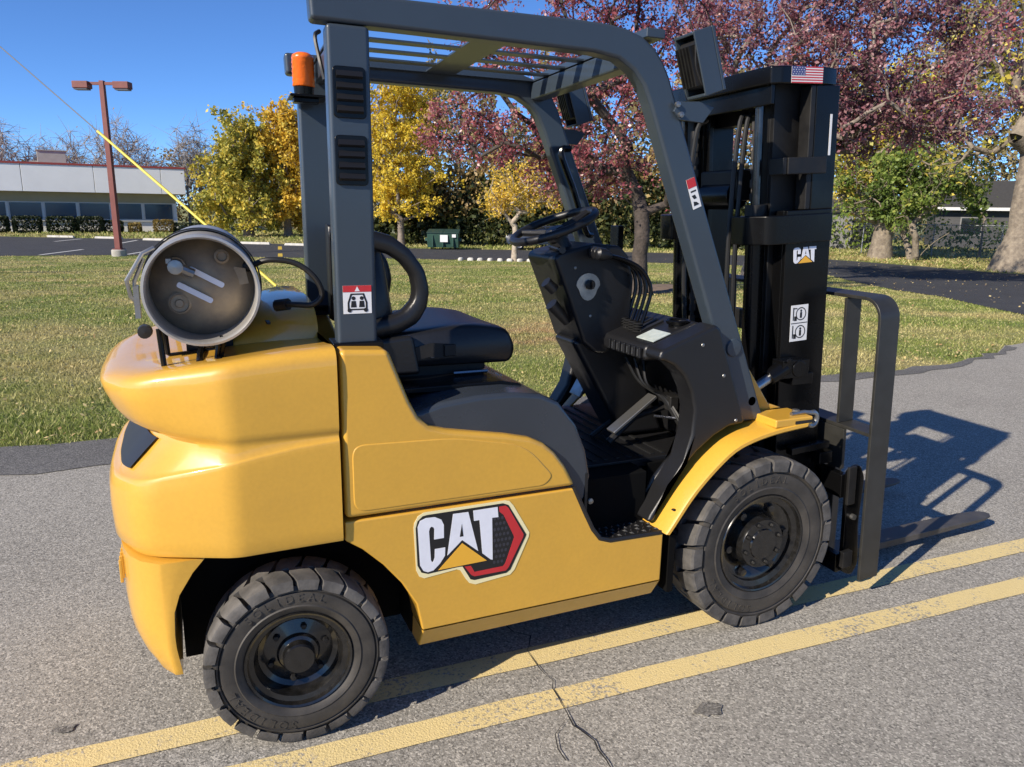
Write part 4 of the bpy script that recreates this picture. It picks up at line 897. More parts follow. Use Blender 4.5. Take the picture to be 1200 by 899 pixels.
tpart('relief_valve', G().lathe([(.020, -.29), (.020, -.335), (.014, -.338), (.012, -.330), (.0001, -.330)], (.055, 0, .085), 'y', 16), 'tank_in')
tpart('data_plate', G().prism([(.07, .0), (.122, .008), (.115, .05), (.085, .056)], 'y', -.316, -.300), 'tank_in')
# brackets and straps belong to the truck
def bpart(name, g, m, **k): return obj(name, g.xf(TM), m, FL, **k)
bpart('tank_strap', G().lathe([(.1565, -.245), (.1605, -.245), (.1605, -.205), (.1565, -.205), (.1565, -.245)], (0, 0, 0), 'y', 56), 'rubber')
bpart('strap_latch', G().tube([(-.120, -.24, .105), (-.150, -.25, .09), (-.196, -.25, .015), (-.19, -.24, -.03), (-.172, -.24, -.05)], .006, 8).box(-.182, -.168, -.255, -.225, -.09, .0).tube([(-.150, -.24, .075), (-.178, -.24, .012), (-.176, -.24, -.06)], .006, 6), 'zinc')
bpart('latch_knob', G().lathe([(.0001, -.03), (.018, -.028), (.02, 0), (.012, .02)], (-.16, -.26, -.125), 'y', 14), 'rubber')
g = G()
for y in (-.40, -.22, .25):
    g.tube([(-.115, y, -.10), (-.11, y, -.20), (-.10, y, -.205), (.02, y, -.195), (.03, y, -.15)], .0075, 8)
g.tube([(-.02, -.42, -.195), (-.02, .3, -.195)], .011, 8); g.tube([(.03, -.42, -.19), (.03, .3, -.19)], .009, 8); g.tube([(.03, -.38, -.19), (.045, -.38, -.13)], .010, 8); g.box(-.05, .06, -.445, -.405, -.205, -.195)
bpart('tank_cradle', g, 'black')
bpart('cradle_foot', G().box(-.06, -.03, -.2, .2, -.20, -.155).box(.04, .07, -.2, .2, -.20, -.15), 'satin')
part('gas_hose', G().tube(spline([(-1.735, -.30, 1.38), (-1.69, -.32, 1.395), (-1.62, -.33, 1.385), (-1.57, -.34, 1.345), (-1.55, -.34, 1.295), (-1.575, -.33, 1.265), (-1.62, -.30, 1.262), (-1.655, -.27, 1.262), (-1.67, -.24, 1.25)], 7), .0085, 10), 'rubber')
part('hose_fitting', G().tube([(-1.735, -.30, 1.38), (-1.76, -.29, 1.372)], .016, 10), 'rubber')
part('hose_fitting', G().tube([(-1.64, -.28, 1.262), (-1.67, -.25, 1.255)], .018, 10), 'rubber')
# ================================================================== BACKGROUND
M['bark'] = mat('grey_bark', (.30, .25, .205), .9, col2=(.13, .105, .085), vscale=9, bump=.02, bscale=25)
M['bark_dark'] = mat('shadow_dark_bark', (.085, .066, .054), .9, col2=(.035, .028, .023), vscale=12, bump=.03, bscale=22)  # red tree's trunk: crown shadow put into the darker bark colour
M['bark_tan'] = mat('tan_bark', (.30, .25, .185), .9, col2=(.13, .105, .08), vscale=5, bump=.05, bscale=9)
M['bark_pale'] = mat('pale_bark', (.48, .41, .32), .9, col2=(.26, .21, .16), vscale=6, bump=.03, bscale=14)
M['bark_birch'] = mat('birch_bark', (.46, .42, .38), .85, col2=(.2, .18, .16), vscale=3)
M['leaf_red'] = leaf_mat('purple_red_leaf', [(0, (.08, .03, .04)), (.3, (.24, .065, .085)), (.62, (.46, .13, .15)), (.86, (.62, .33, .31)), (1, (.46, .36, .17))], .45, .3)
M['leaf_purple'] = leaf_mat('dull_purple_leaf', [(0, (.075, .035, .045)), (.35, (.19, .075, .095)), (.65, (.36, .16, .18)), (.88, (.56, .36, .35)), (1, (.66, .10, .11))], .42, .3)
M['leaf_yellow'] = leaf_mat('golden_leaf', [(0, (.40, .33, .04)), (.4, (.76, .56, .05)), (.75, (.88, .68, .09)), (1, (.60, .54, .10))], .4)
M['leaf_olive'] = leaf_mat('olive_yellow_leaf', [(0, (.18, .20, .04)), (.4, (.42, .40, .075)), (.7, (.72, .58, .10)), (1, (.82, .62, .11))], .35)
M['leaf_orange'] = leaf_mat('amber_leaf', [(0, (.4, .26, .04)), (.45, (.74, .5, .055)), (.8, (.84, .62, .11)), (1, (.46, .4, .08))], .38)
M['leaf_green'] = leaf_mat('fresh_green_leaf', [(0, (.05, .085, .02)), (.45, (.14, .21, .04)), (.8, (.26, .33, .07)), (1, (.42, .40, .09))], .35)
M['leaf_brown'] = leaf_mat('russet_leaf', [(0, (.12, .08, .04)), (.45, (.32, .22, .09)), (.8, (.48, .34, .12)), (1, (.32, .28, .10))], .3)
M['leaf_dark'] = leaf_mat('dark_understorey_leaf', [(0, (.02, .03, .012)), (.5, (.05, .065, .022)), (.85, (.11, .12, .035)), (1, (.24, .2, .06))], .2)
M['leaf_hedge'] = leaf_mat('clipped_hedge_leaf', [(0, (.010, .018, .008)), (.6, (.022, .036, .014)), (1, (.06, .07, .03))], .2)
M['leaf_drygold'] = leaf_mat('dry_shrub_leaf', [(0, (.12, .09, .03)), (.5, (.28, .2, .06)), (1, (.4, .3, .1))], .3)

M['leaf_wood'] = leaf_mat('far_wood_leaf', [(0, (.07, .06, .035)), (.35, (.20, .17, .08)), (.6, (.33, .27, .11)), (.85, (.26, .20, .17)), (1, (.46, .36, .10))], .3)
def tubes_mesh(name, P0, P1, R0, R1, n=6):
    P0, P1 = np.asarray(P0, float), np.asarray(P1, float); R0, R1 = np.asarray(R0), np.asarray(R1)
    d = P1-P0; d /= np.linalg.norm(d, axis=1, keepdims=True)+1e-9; P1 = P1+d*(R1*.35)[:, None]
    a = np.where(np.abs(d[:, 2:3]) < .9, np.array([[0, 0, 1.]]), np.array([[1., 0, 0]])); u = np.cross(d, a); u /= np.linalg.norm(u, axis=1, keepdims=True); w = np.cross(d, u)
    an = 2*PI*np.arange(n)/n; c = u[:, None]*np.cos(an)[None, :, None]+w[:, None]*np.sin(an)[None, :, None]
    V = np.concatenate([P0[:, None]+c*R0[:, None, None], P1[:, None]+c*R1[:, None, None]], 1).reshape(-1, 3)
    b = (np.arange(len(P0))*2*n)[:, None]; k = np.arange(n)[None]
    F = np.stack([b+k, b+(k+1) % n, b+n+(k+1) % n, b+n+k], -1).reshape(-1, 4)
    return fast_mesh(name, V, F)
def leaves_mesh(name, C, s, rg, up=.25, asp=.62):
    """rhombic, slightly folded leaves at centres C"""
    n = len(C); d = rg.normal(0, 1, (n, 3)); d /= np.linalg.norm(d, axis=1, keepdims=True); q = rg.normal(0, 1, (n, 3)); q[:, 2] *= 1-up
    w = np.cross(d, q); w /= np.linalg.norm(w, axis=1, keepdims=True)+1e-9; nn = np.cross(d, w)
    s = s*rg.uniform(.45, 1.5, n); L_ = (d*s[:, None]); W_ = w*(s*asp)[:, None]; f = nn*(s*.22)[:, None]
    V = np.stack([C-L_, C+W_-f, C+L_, C-W_-f], 1).reshape(-1, 3)
    return fast_mesh(name, V, np.arange(len(V)).reshape(-1, 4))
def make_tree(name, label, cat, base, lobes, r_tr, h_tr, n_att, n_leaf, s_leaf, lmat, bmat, seed, sig=.3, flare=1.5, stems=1, group=None, r_min=.008, reach=.22, twigs=2, lean=.03):
    rg = np.random.default_rng(seed); base = np.array(base, float); lb = np.array(lobes, float)
    ctr = lb[:, :3].mean(0); wgt = (lb[:, 3]**2*lb[:, 4])**.67; wgt /= wgt.sum()
    li = rg.choice(len(lb), n_att, p=wgt); u = rg.normal(0, 1, (n_att, 3)); u /= np.linalg.norm(u, axis=1, keepdims=True); u *= (rg.random(n_att)**.42)[:, None]
    A = lb[li, :3]+u*np.stack([lb[li, 3], lb[li, 3], lb[li, 4]], 1); A[:, 2] = np.maximum(A[:, 2], base[2]+.45*h_tr)
    nodes = [base-np.array([0, 0, .15])]; par = [-1]; plen = [0.]
    roots = []
    for s_ in range(stems):
        off = rg.normal(0, 1, 3)*(0 if stems == 1 else r_tr*2.2); off[2] = 0; last = 0
        lv_ = np.array([*(ctr-base)[:2], 0])*lean+(rg.normal(0, .3, 3)*[1, 1, 0] if stems > 1 else 0)
        for k in range(1, 7):
            t = k/6; p = base+off*(.4+t)+lv_*t*t+np.array([0, 0, h_tr*t])+rg.normal(0, .012*h_tr, 3)*[1, 1, 0]*t
            nodes.append(p); par.append(last); plen.append(plen[last]+h_tr/6); last = len(nodes)-1
        roots.append(last)
    top = np.mean([nodes[r] for r in roots], 0); order = np.argsort(np.linalg.norm(A-top, axis=1)); step = max(.25, .05*(np.ptp(lb[:, 2])+4)); ends = []
    first = 3
    for i in order:
        a = A[i]; Nn = np.array(nodes); pl = np.array(plen); dist = np.linalg.norm(Nn-a, axis=1); cost = dist+reach*pl; cost[:first] += 50
        dn = Nn-a; cost += np.where(dn[:, 2] > .3, dn[:, 2]*.5, 0)
        j = int(np.argmin(cost)); p0 = Nn[j]; L_ = dist[j]; m = max(1, int(L_/step)); sag = rg.normal(0, .10*L_, 3); sag[2] = abs(sag[2])*.5-.06*L_; last = j
        for k in range(1, m+1):
            t = k/m; p = p0+(a-p0)*t+sag*(4*t*(1-t))+(rg.normal(0, .05*step, 3) if k < m else 0)
            nodes.append(p); par.append(last); plen.append(plen[last]+L_/m); last = len(nodes)-1
        ends.append(last)
    N_ = np.array(nodes); n = len(N_); acc = np.zeros(n); acc[ends] += 1.
    for k in range(n-1, 0, -1):
        if acc[k] == 0: acc[k] = 1
        acc[par[k]] += acc[k]
    rd = np.maximum(r_min, r_tr*(acc/max(acc[q] for q in roots))**.46); rd = np.minimum(rd, r_tr)
    hz = N_[:, 2]-base[2]; fl = 1+(flare-1)*np.clip(1-hz/(h_tr*.45), 0, 1)**2; rd[:6*stems+1] *= fl[:6*stems+1]
    i1 = np.arange(1, n); pp = np.array(par)[1:]; R0 = np.minimum(rd[pp], rd[i1]*1.35); R0[:6*stems] = rd[pp][:6*stems]
    T0, T1, Q0, Q1 = [N_[pp]], [N_[i1]], [R0], [rd[i1]]
    for q in roots: T0.append((N_[q]+[0, 0, rd[q]*.30])[None]); T1.append((N_[q]+[0, 0, rd[q]*1.15])[None]); Q0.append(rd[q:q+1]*1.02); Q1.append(rd[q:q+1]*.25)
    # fine twigs
    E_ = N_[ends]; tw = np.repeat(E_, twigs, 0); td = rg.normal(0, 1, tw.shape)*sig*1.1; T0.append(tw); T1.append(tw+td); Q0.append(np.full(len(tw), r_min*.9)); Q1.append(np.full(len(tw), r_min*.4))
    root = thing(name, tuple(base), label, cat, group, world=True)
    me = tubes_mesh('trunk', np.concatenate(T0), np.concatenate(T1), np.concatenate(Q0), np.concatenate(Q1), 7)
    obj('trunk', me, bmat, root, ang=80)
    if n_leaf:
        k = rg.integers(0, len(tw), n_leaf); t = rg.random(n_leaf)[:, None]; C = tw[k]+td[k]*t+rg.normal(0, 1, (n_leaf, 3))*sig*.36
        obj('crown', leaves_mesh('crown', C, s_leaf, rg), lmat, root, smooth=False)
    return root
def leaf_mass(name, label, cat, C_fn, n, s, lmat, seed, kind=None, group=None):
    rg = np.random.default_rng(seed); C = C_fn(rg, n); o = obj(name, leaves_mesh(name, C, s, rg), lmat, smooth=False); return tag(o, label, cat, group, kind)

# ------------------------------------------------------------------ trees
make_tree('red_tree', 'red-leaved tree on the lawn seen through the forklift cab', 'tree', (7.32, 11.62, -.24),
  [(4.31, 13.71, 3.29, 1.38, 1.22), (5.43, 12.68, 4.79, 1.72, 1.44), (6.47, 11.56, 3.55, 1.48, 1.66), (7.57, 11.45, 4.77, 1.51, 1.32), (5.83, 13.38, 2.89, 1.2, 1.0), (4.3, 13.71, 5.21, 1.08, .89), (7.97, 11.17, 2.41, .75, .94), (6.62, 12.4, 2.3, 1.16, .6), (6.3, 12.2, 6.2, 1.6, 1.0)],
  .17, 1.75, 330, 27000, .036, 'leaf_red', 'bark_dark', 5, .2, 1.5, reach=.10, lean=0, twigs=4)
make_tree('purple_tree', 'wide purple-leaved tree standing behind the mast', 'tree', (14.52, 16.31, -.55),
  [(14.07, 16.69, 6.71, 2.45, 1.63), (15.16, 15.04, 6.06, 2.34, 1.95), (16.95, 13.88, 5.35, 2.31, 1.92), (18.22, 13.13, 4.43, 1.78, 1.1), (16.83, 14.77, 4.25, 2.38, 1.0), (18.34, 12.98, 6.21, 1.52, 1.39), (15.55, 16.19, 4.3, 1.92, 1.0), (13.17, 18.02, 7.36, 1.41, 1.13), (16.5, 14.6, 7.6, 2.6, 1.2)],
  .26, 1.9, 470, 38000, .052, 'leaf_purple', 'bark', 6, .3, 1.5, reach=.10, twigs=4)
make_tree('small_yellow_tree', 'small yellow tree with slim pale trunk by the row of white stones', 'tree', (12.54, 30.36, -.8),
  [(12.5, 30.38, 2.36, 1.38, 1.22), (11.93, 30.84, 1.9, 1.02, .6), (13.02, 29.92, 2.74, 1.05, .89), (13.83, 29.76, 2.0, .89, .81)], .13, 1.6, 130, 4200, .06, 'leaf_orange', 'bark_pale', 8, .3)
make_tree('golden_tree', 'tall golden-yellow tree beside the grey rear pillar', 'tree', (11.24, 45.67, -.8),
  [(11.27, 45.66, 6.45, 2.24, 2.35), (10.55, 45.85, 3.6, 1.95, 2.23), (12.5, 45.83, 3.92, 1.81, 2.55), (11.55, 45.59, 2.2, 2.13, 1.2), (13.05, 45.66, 6.54, 1.42, 1.7), (9.5, 46.5, 6.0, 1.6, 2.0), (10.9, 45.8, 8.6, 2.0, 1.5), (12.6, 45.8, 8.3, 1.6, 1.5)], .22, 1.6, 230, 26000, .085, 'leaf_yellow', 'bark', 9, .42)
make_tree('olive_tree', 'round olive and yellow tree right of the white building', 'tree', (3.3, 62.34, -.8),
  [(3.31, 62.34, 6.53, 2.65, 2.51), (2.49, 62.4, 3.61, 2.91, 2.5), (4.81, 62.7, 4.34, 2.55, 3.53), (1.11, 62.48, 1.63, 1.79, 1.65), (3.94, 62.28, 1.34, 2.79, 1.68)], .35, 1.6, 260, 24000, .13, 'leaf_olive', 'bark', 10, .5)
make_tree('amber_tree', 'amber tree half hidden by the far grey pillar', 'tree', (6.34, 62.29, -.8),
  [(6.52, 62.27, 6.67, 2.27, 2.56), (7.04, 62.2, 4.06, 2.42, 3.13), (5.96, 62.34, 8.26, 1.77, 1.28), (6.91, 62.21, 1.6, 2.13, 1.71), (8.6, 61.5, 5.0, 2.2, 3.0)], .3, 1.6, 240, 19000, .13, 'leaf_orange', 'bark', 11, .5)
make_tree('green_tree', 'bushy green tree with several stems beside the chain-link fence', 'tree', (34.4, 26.59, -.8),
  [(34.23, 26.8, 3.21, 2.25, 1.59), (33.07, 28.17, 2.77, 1.91, 1.62), (35.17, 25.6, 3.64, 1.75, 1.2), (33.78, 27.35, 4.09, 1.89, 1.04), (33.68, 27.47, 1.9, 1.42, .7)], .17, 1.5, 200, 13000, .095, 'leaf_green', 'bark_tan', 12, .45, stems=3)
make_tree('thick_trunked_tree', 'thick pale trunk under dull green leaves just right of the mast', 'tree', (34.0, 28.4, -.8),
  [(33.47, 30.44, 3.99, 2.01, 2.01), (33.95, 29.93, 5.59, 2.5, 2.0), (35.02, 28.7, 6.22, 2.95, 1.97), (32.57, 29.94, 2.4, .99, .9), (34, 29, 8, 3, 2)], .5, 3.0, 260, 9500, .11, 'leaf_olive', 'bark_tan', 13, .5, flare=1.45)
make_tree('old_tree', 'big old tree with flared trunk at the right edge', 'tree', (31.9, 19.5, -.8),
  [(31.39, 20.48, 9.09, 2.34, 1.95), (30.71, 21.44, 7.48, 1.98, 1.79), (32.06, 19.48, 7.98, 2.3, 2.3), (30.79, 22.97, 9.15, 2.07, 2.07), (32.48, 18.82, 4.54, 1.89, 1.0), (30.93, 21.13, 10.51, 2.37, 1.97), (31.2, 22.3, 4.0, 1.8, .8)], .43, 5.2, 300, 3800, .11, 'leaf_olive', 'bark_tan', 14, .6, flare=2.6, reach=.3, twigs=4, r_min=.014)
make_tree('sapling', 'thin green sapling growing through the chain-link fence', 'tree', (41.04, 27.57, -.8), [(40.81, 27.89, 2.22, .71, .71), (40.67, 28.09, 2.79, .41, .41)], .06, 2.0, 30, 500, .13, 'leaf_green', 'bark', 15, .3)
for i, (x, y, h) in enumerate(((-16.97, 86.1, 11.7), (-14.4, 86.5, 8.9), (-11.1, 87, 9.9), (-6.5, 87.3, 11.8), (-4.4, 87.4, 9.3), (-.6, 87.4, 12.), (.6, 88, 11.3), (-13.3, 88, 9.2), (-8.8, 87.1, 10.4), (2.4, 88, 9.5))):
    make_tree('bare_birch', ['bare birch', 'bare birch', 'bare birch'][0]+' rising behind the white building, '+['first from the left edge', 'second from the left edge', 'just left of the lamp post', 'tallest right of the lamp post', 'short one right of the lamp post', 'tallest above the building end', 'beside the tallest at the building end', 'low one above the rooftop box', 'behind the lamp post', 'nearest the olive tree'][i], 'tree', (x, y, -.8),
      [(x, y, h*.45-.8, 1.3, h*.22), (x, y, h*.72-.8, 1.1, h*.24), (x+.4, y, h*.6-.8, 1.7, h*.2)], .13, h*.4, 90, 60, .10, 'leaf_brown', 'bark_birch', 40+i, .7, r_min=.022, reach=.5, twigs=7, group='bare birches behind the building')
def band(path, zs, thick):
    """leaf centres in a hedge-like band along a ground path; zs: (z0, z1) at each path point"""
    P_ = np.array(path, float); d = np.r_[0, np.cumsum(np.hypot(*np.diff(P_, axis=0).T))]; Z_ = np.array(zs, float)
    def fn(rg, n):
        t = rg.random(n)*d[-1]; x = np.interp(t, d, P_[:, 0]); y = np.interp(t, d, P_[:, 1]); z0 = np.interp(t, d, Z_[:, 0]); z1 = np.interp(t, d, Z_[:, 1])
        lump = 1-.28*(np.sin(t*.9)*np.sin(t*.37+1)+.6*np.sin(t*2.3+.5)); z = z0+(z1-z0)*lump*rg.random(n)**.8
        dd = rg.normal(0, thick*.5, n); return np.stack([x+dd*.4, y+dd*.9, z], 1)
    return fn
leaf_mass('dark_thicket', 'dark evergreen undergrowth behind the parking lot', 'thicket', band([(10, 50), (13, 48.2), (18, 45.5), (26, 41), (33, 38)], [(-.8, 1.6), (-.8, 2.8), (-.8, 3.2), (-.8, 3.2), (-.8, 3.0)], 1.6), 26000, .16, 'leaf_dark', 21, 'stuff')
leaf_mass('russet_thicket', 'russet and tan scrub rising above the dark undergrowth', 'thicket', band([(13.5, 47), (17.5, 45.5), (23, 42.5), (30, 39)], [(1.0, 4.4), (1.2, 5.4), (1.0, 5.0), (1.0, 6.5)], 1.6), 9500, .14, 'leaf_brown', 22, 'stuff')
leaf_mass('far_scrub', 'brownish scrub behind the white building', 'thicket', band([(-45, 92), (-20, 95), (0, 92), (8, 84), (14, 78)], [(-.8, 3.5), (-.8, 4.2), (-.8, 5.6), (-.8, 7.0), (-.8, 8.0)], 3), 34000, .15, 'leaf_brown', 23, 'stuff')
leaf_mass('far_woods', 'distant autumn wood closing the view', 'wood', band([(8, 84), (22, 72), (40, 64), (60, 55), (72, 40), (75, 20), (70, 0)], [(-.8, 9), (-.8, 12), (-.8, 14), (-.8, 14), (-.8, 14), (-.8, 14), (-.8, 12)], 4), 95000, .21, 'leaf_wood', 24, 'stuff')
leaf_mass('right_undergrowth', 'shaded undergrowth behind the chain-link fence', 'thicket', band([(37, 40), (41, 37), (45, 33), (49, 27), (50, 20)], [(-.8, 1.2), (-.8, 1.6), (-.8, 1.4), (-.8, 1.6), (-.8, 2.0)], 1.2), 3200, .12, 'leaf_green', 25, 'stuff')

# ------------------------------------------------------------------ white office building
M['panel_white'] = mat('pale_facade_panel', (.88, .88, .88), .7, var=.08, vscale=.6)
M['soffit'] = mat('beige_soffit', (.40, .35, .23), .8, var=.15, vscale=1)
M['coping'] = mat('red_coping', (.34, .06, .05), .6)
M['glass'] = mat('sky_toned_office_glass', (.02, .075, .14), .08, spec=.6, var=.3, vscale=.5)  # blue base colour stands in for the reflected sky
M['frame_white'] = mat('white_window_frame', (.6, .6, .58), .6)
M['roofbox'] = mat('rooftop_metal', (.42, .43, .38), .6, var=.15, vscale=2)
BL = thing('office_building', (-15.35, 72.25, -.8), 'long low white building with a ribbon of dark windows behind the parking lot', 'building', rz=rad(7))
def bpt(name, g, m, parent=BL, **k): return obj(name, g, m, parent, **k)
X0, X1 = -24., 13.6
bpt('wall', G().box(X0, X1, .05, 14, 0, 3.3), 'panel_white')
for i, x in enumerate(np.arange(X0, X1+1, 5.2)):
    bpt('fascia_panel', G().box(x+.02, min(x+5.18, X1+.75), -.95, 14.2, 3.3, 5.48), 'panel_white', bevel=.02)
bpt('fascia_core', G().box(X0+.05, X1+.6, -.85, 14, 3.32, 5.40), 'soffit')
bpt('soffit_band', G().box(X0, X1-.02, -.0, .049, 2.50, 3.298), 'soffit')
bpt('coping', G().box(X0, X1+.85, -1.0, 14.3, 5.482, 5.64), 'coping')
pw = 2.52
for i in range(int((X1-X0)/pw)):
    x = X1-.25-pw*(i+1)
    w_ = bpt('window', G().box(x+.06, x+pw-.06, -.03, .045, 1.02, 2.48), 'frame_white')
    bpt('pane', G().box(x+.14, x+pw-.14, -.04, -.031, 1.10, 2.42), 'glass', w_)
    bpt('mullion', G().box(x-.07, x+.055, -.08, .045, 1.0, 2.5), 'frame_white')
bpt('window_sill', G().box(X0, X1, -.10, .045, .90, .995), 'frame_white')
ca, sa = math.cos(BL.rotation_euler.z), math.sin(BL.rotation_euler.z)
def bloc(x, y, z): return (-15.35+x*ca-y*sa, 72.25+x*sa+y*ca, -.8+z)
RB = thing('rooftop_unit', bloc(4.3, 5, 5.5), 'pale green-grey ventilation box on the white building roof', 'rooftop unit', rz=BL.rotation_euler.z)
obj('unit_housing', G().box(-1.1, 1.1, -.8, .8, .12, 1.35), 'roofbox', RB, bevel=.03)
obj('unit_cap', G().box(-1.18, 1.18, -.88, .88, 1.351, 1.43), 'roofbox', RB)
obj('unit_curb', G().box(-1.6, 1.0, -.7, .7, 0, .119), 'coping', RB)
obj('duct', G().box(-1.75, -1.101, -.3, .3, .12, .5), 'roofbox', RB)
def boxy(cx, cy, cz, hx, hy, hz, rz):
    c_, s_ = math.cos(rz), math.sin(rz)
    def fn(rg, n):
        u = rg.uniform(-1, 1, (n, 3)); k = rg.integers(0, 3, n); sg = np.sign(rg.uniform(-1, 1, n)); u[np.arange(n), k] = sg*rg.uniform(.75, 1.05, n)
        u /= np.maximum(1, (np.abs(u)**6).sum(1, keepdims=True)**(1/6)); x, y = u[:, 0]*hx, u[:, 1]*hy
        return np.stack([cx+x*c_-y*s_, cy+x*s_+y*c_, np.maximum(cz-hz+.05, cz+u[:, 2]*hz)], 1)
    return fn
names = ['clipped dark hedge block at the left edge before the white building', 'second clipped hedge block from the left edge', 'third clipped hedge block from the left edge', 'fourth clipped hedge block, left of the lamp post']
for i, lx in enumerate((-.2, 2.05, 4.4, 6.5)):
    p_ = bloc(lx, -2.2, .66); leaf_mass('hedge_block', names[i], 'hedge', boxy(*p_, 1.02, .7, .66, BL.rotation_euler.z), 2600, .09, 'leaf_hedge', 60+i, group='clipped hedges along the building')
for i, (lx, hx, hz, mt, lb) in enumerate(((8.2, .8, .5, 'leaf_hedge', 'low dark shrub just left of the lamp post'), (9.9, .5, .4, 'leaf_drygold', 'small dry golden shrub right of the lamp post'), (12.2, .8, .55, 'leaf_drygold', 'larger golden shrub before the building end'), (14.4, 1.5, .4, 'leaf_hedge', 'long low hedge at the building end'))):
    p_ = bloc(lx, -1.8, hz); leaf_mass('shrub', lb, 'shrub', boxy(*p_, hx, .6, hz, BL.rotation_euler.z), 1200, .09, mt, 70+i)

# ------------------------------------------------------------------ lamp post
M['lamp_red'] = mat('rust_red_paint', (.21, .06, .05), .55, var=.25, vscale=3)
M['concrete'] = mat('concrete', (.42, .40, .36), .9, var=.25, vscale=4, bump=.004, bscale=40)
M['lens'] = mat('lamp_lens', (.10, .10, .11), .3)
LP = thing('lamp_post', (-4.51, 37.47, -.8), 'rust-red parking-lot lamp post with two shoebox heads', 'lamp post', rz=-YAW)
obj('concrete_base', G().lathe([(.33, -.1), (.33, .26), (.29, .30), (.0001, .30)], (0, 0, 0), 'z', 20), 'concrete', LP)
obj('base_flange', G().box(-.2, .2, -.2, .2, .30, .34), 'lamp_red', LP)
obj('pole', G().loft([[(-w, -w, z), (w, -w, z), (w, w, z), (-w, w, z)] for w, z in ((.125, .34), (.10, 7.7))]), 'lamp_red', LP, bevel=.01)
obj('arm', G().box(-.62, .62, -.06, .06, 7.52, 7.64), 'lamp_red', LP)
for s in (-1, 1):
    h = obj('lamp_head', G().box(min(s*.55, s*1.25), max(s*.55, s*1.25), -.22, .22, 7.36, 7.66), 'lamp_red', LP, bevel=.03)
    obj('lamp_glass', G().box(min(s*.62, s*1.2), max(s*.62, s*1.2), -.18, .18, 7.30, 7.359), 'lens', h)

# ------------------------------------------------------------------ guy wire with yellow guard
M['guard_yellow'] = mat('yellow_plastic_guard', (.68, .55, .06), .5)
M['wire'] = mat('galvanised_strand', (.12, .12, .12), .6, metal=.5)
M['pole_wood'] = mat('creosoted_pole', (.12, .09, .06), .9, var=.3, vscale=5)
A0 = Vector((-.06, 11.7, -.15)); D0 = Vector((-4.9, 5.06, 4.8))
GW = thing('guy_wire', tuple(A0), 'guy wire with yellow guard sleeve slanting up behind the gas cylinder', 'guy wire', world=True)
obj('strand', G().tube([A0+D0*.03, A0+D0*2.234], .011, 6), 'wire', GW)
obj('guard_sleeve', G().tube([A0+D0*.055, A0+D0*.645], .026, 10), 'guard_yellow', GW)
obj('anchor_rod', G().tube([A0-D0*.02, A0+D0*.045], .012, 8).tube([A0+D0*.03, A0+D0*.05], .022, 8), 'zinc', GW)
pt = A0+D0*2.234
obj('pole', G().tube([(pt.x-.1, pt.y, float(zt(pt.x, pt.y))-.3), (pt.x-.1, pt.y, pt.z+1.2)], [.17, .12], 16), 'pole_wood', GW)

# ------------------------------------------------------------------ wheel stops, stones
M['stop'] = mat('white_concrete', (.60, .58, .53), .9, var=.3, vscale=3)
stops = [(-9.6, 60.4, -32, 'left-hand concrete wheel stop in front of the hedges'), (-6.4, 58.1, -32, 'concrete wheel stop just behind the lamp post'), (-3.25, 54.7, -34, 'concrete wheel stop right of the lamp post'), (-.4, 51.9, -34, 'concrete wheel stop behind the gas cylinder'), (2.55, 48.7, -36, 'concrete wheel stop left of the far grey pillar'), (5.0, 46.4, -36, 'concrete wheel stop behind the grey pillars'), (9.6, 43.6, -30, 'concrete wheel stop right of the near grey pillar')]
for x, y, a, lb in stops:
    g = G().loft([[(-1.05, -.10, 0), (-1.05, .10, 0), (-1.0, .07, .14), (-1.0, -.07, .14)], [(1.05, -.10, 0), (1.05, .10, 0), (1.0, .07, .14), (1.0, -.07, .14)]])
    o = obj('wheel_stop', g, 'stop', bevel=.015); o.location = (x, y, -.8); o.rotation_euler.z = rad(a); tag(o, lb, 'wheel stop', 'wheel stops along the parking lot')
rs = random.Random(9)
for i in range(9):
    t = i/8; x, y = 10.24*(1-t)+13.5*t, 31.44*(1-t)+29.6*t
    ring = [(.17*math.cos(2*PI*k/8)*rs.uniform(.8, 1.15), .12*math.sin(2*PI*k/8)*rs.uniform(.8, 1.15)) for k in range(8)]
    g = G().loft([[(a, b, -.03) for a, b in ring], [(a*.95, b*.95, .09) for a, b in ring], [(a*.6, b*.6, .13) for a, b in ring]])
    o = obj('white_stone', g, 'stop', ang=60); o.location = (x, y, -.8); o.rotation_euler.z = rs.uniform(0, 3)
    tag(o, 'white stone edging the lawn, '+('first', 'second', 'third', 'fourth', 'fifth', 'sixth', 'seventh', 'eighth', 'last')[i]+' of the row from the left', 'stone', 'white stones edging the lawn')

# ------------------------------------------------------------------ dumpster
M['dump'] = mat('green_dumpster_paint', (.03, .085, .06), .55, var=.3, vscale=3)
M['dumplid'] = mat('dark_lid', (.02, .05, .04), .5)
DP = thing('dumpster', (12.65, 41.2, -.8), 'green metal dumpster with white notice in front of the dark undergrowth', 'dumpster', rz=-YAW)
bd = obj('bin', G().prism([(-.55, .12), (-.7, .85), (-.7, .95), (.6, 1.12), (.6, .12)], 'x', -.92, .92), 'dump', DP, bevel=.015)
for x in (-.60, 0, .60): obj('rib', G().box(x-.03, x+.03, -.73, -.56, .2, .85), 'dump', DP)
obj('lid', G().prism([(-.75, .955), (-.75, 1.0), (.62, 1.17), (.62, 1.125)], 'x', -.95, -.01).prism([(-.75, .955), (-.75, 1.0), (.62, 1.17), (.62, 1.125)], 'x', .01, .95), 'dumplid', DP)
for x in (-1.0, 1.0): obj('lift_pocket', G().box(x-.075, x+.075, -.5, .4, .5, .66), 'dump', DP)
obj('notice', G().box(-.15, .30, -.745, -.735, .45, .86), 'white', DP)
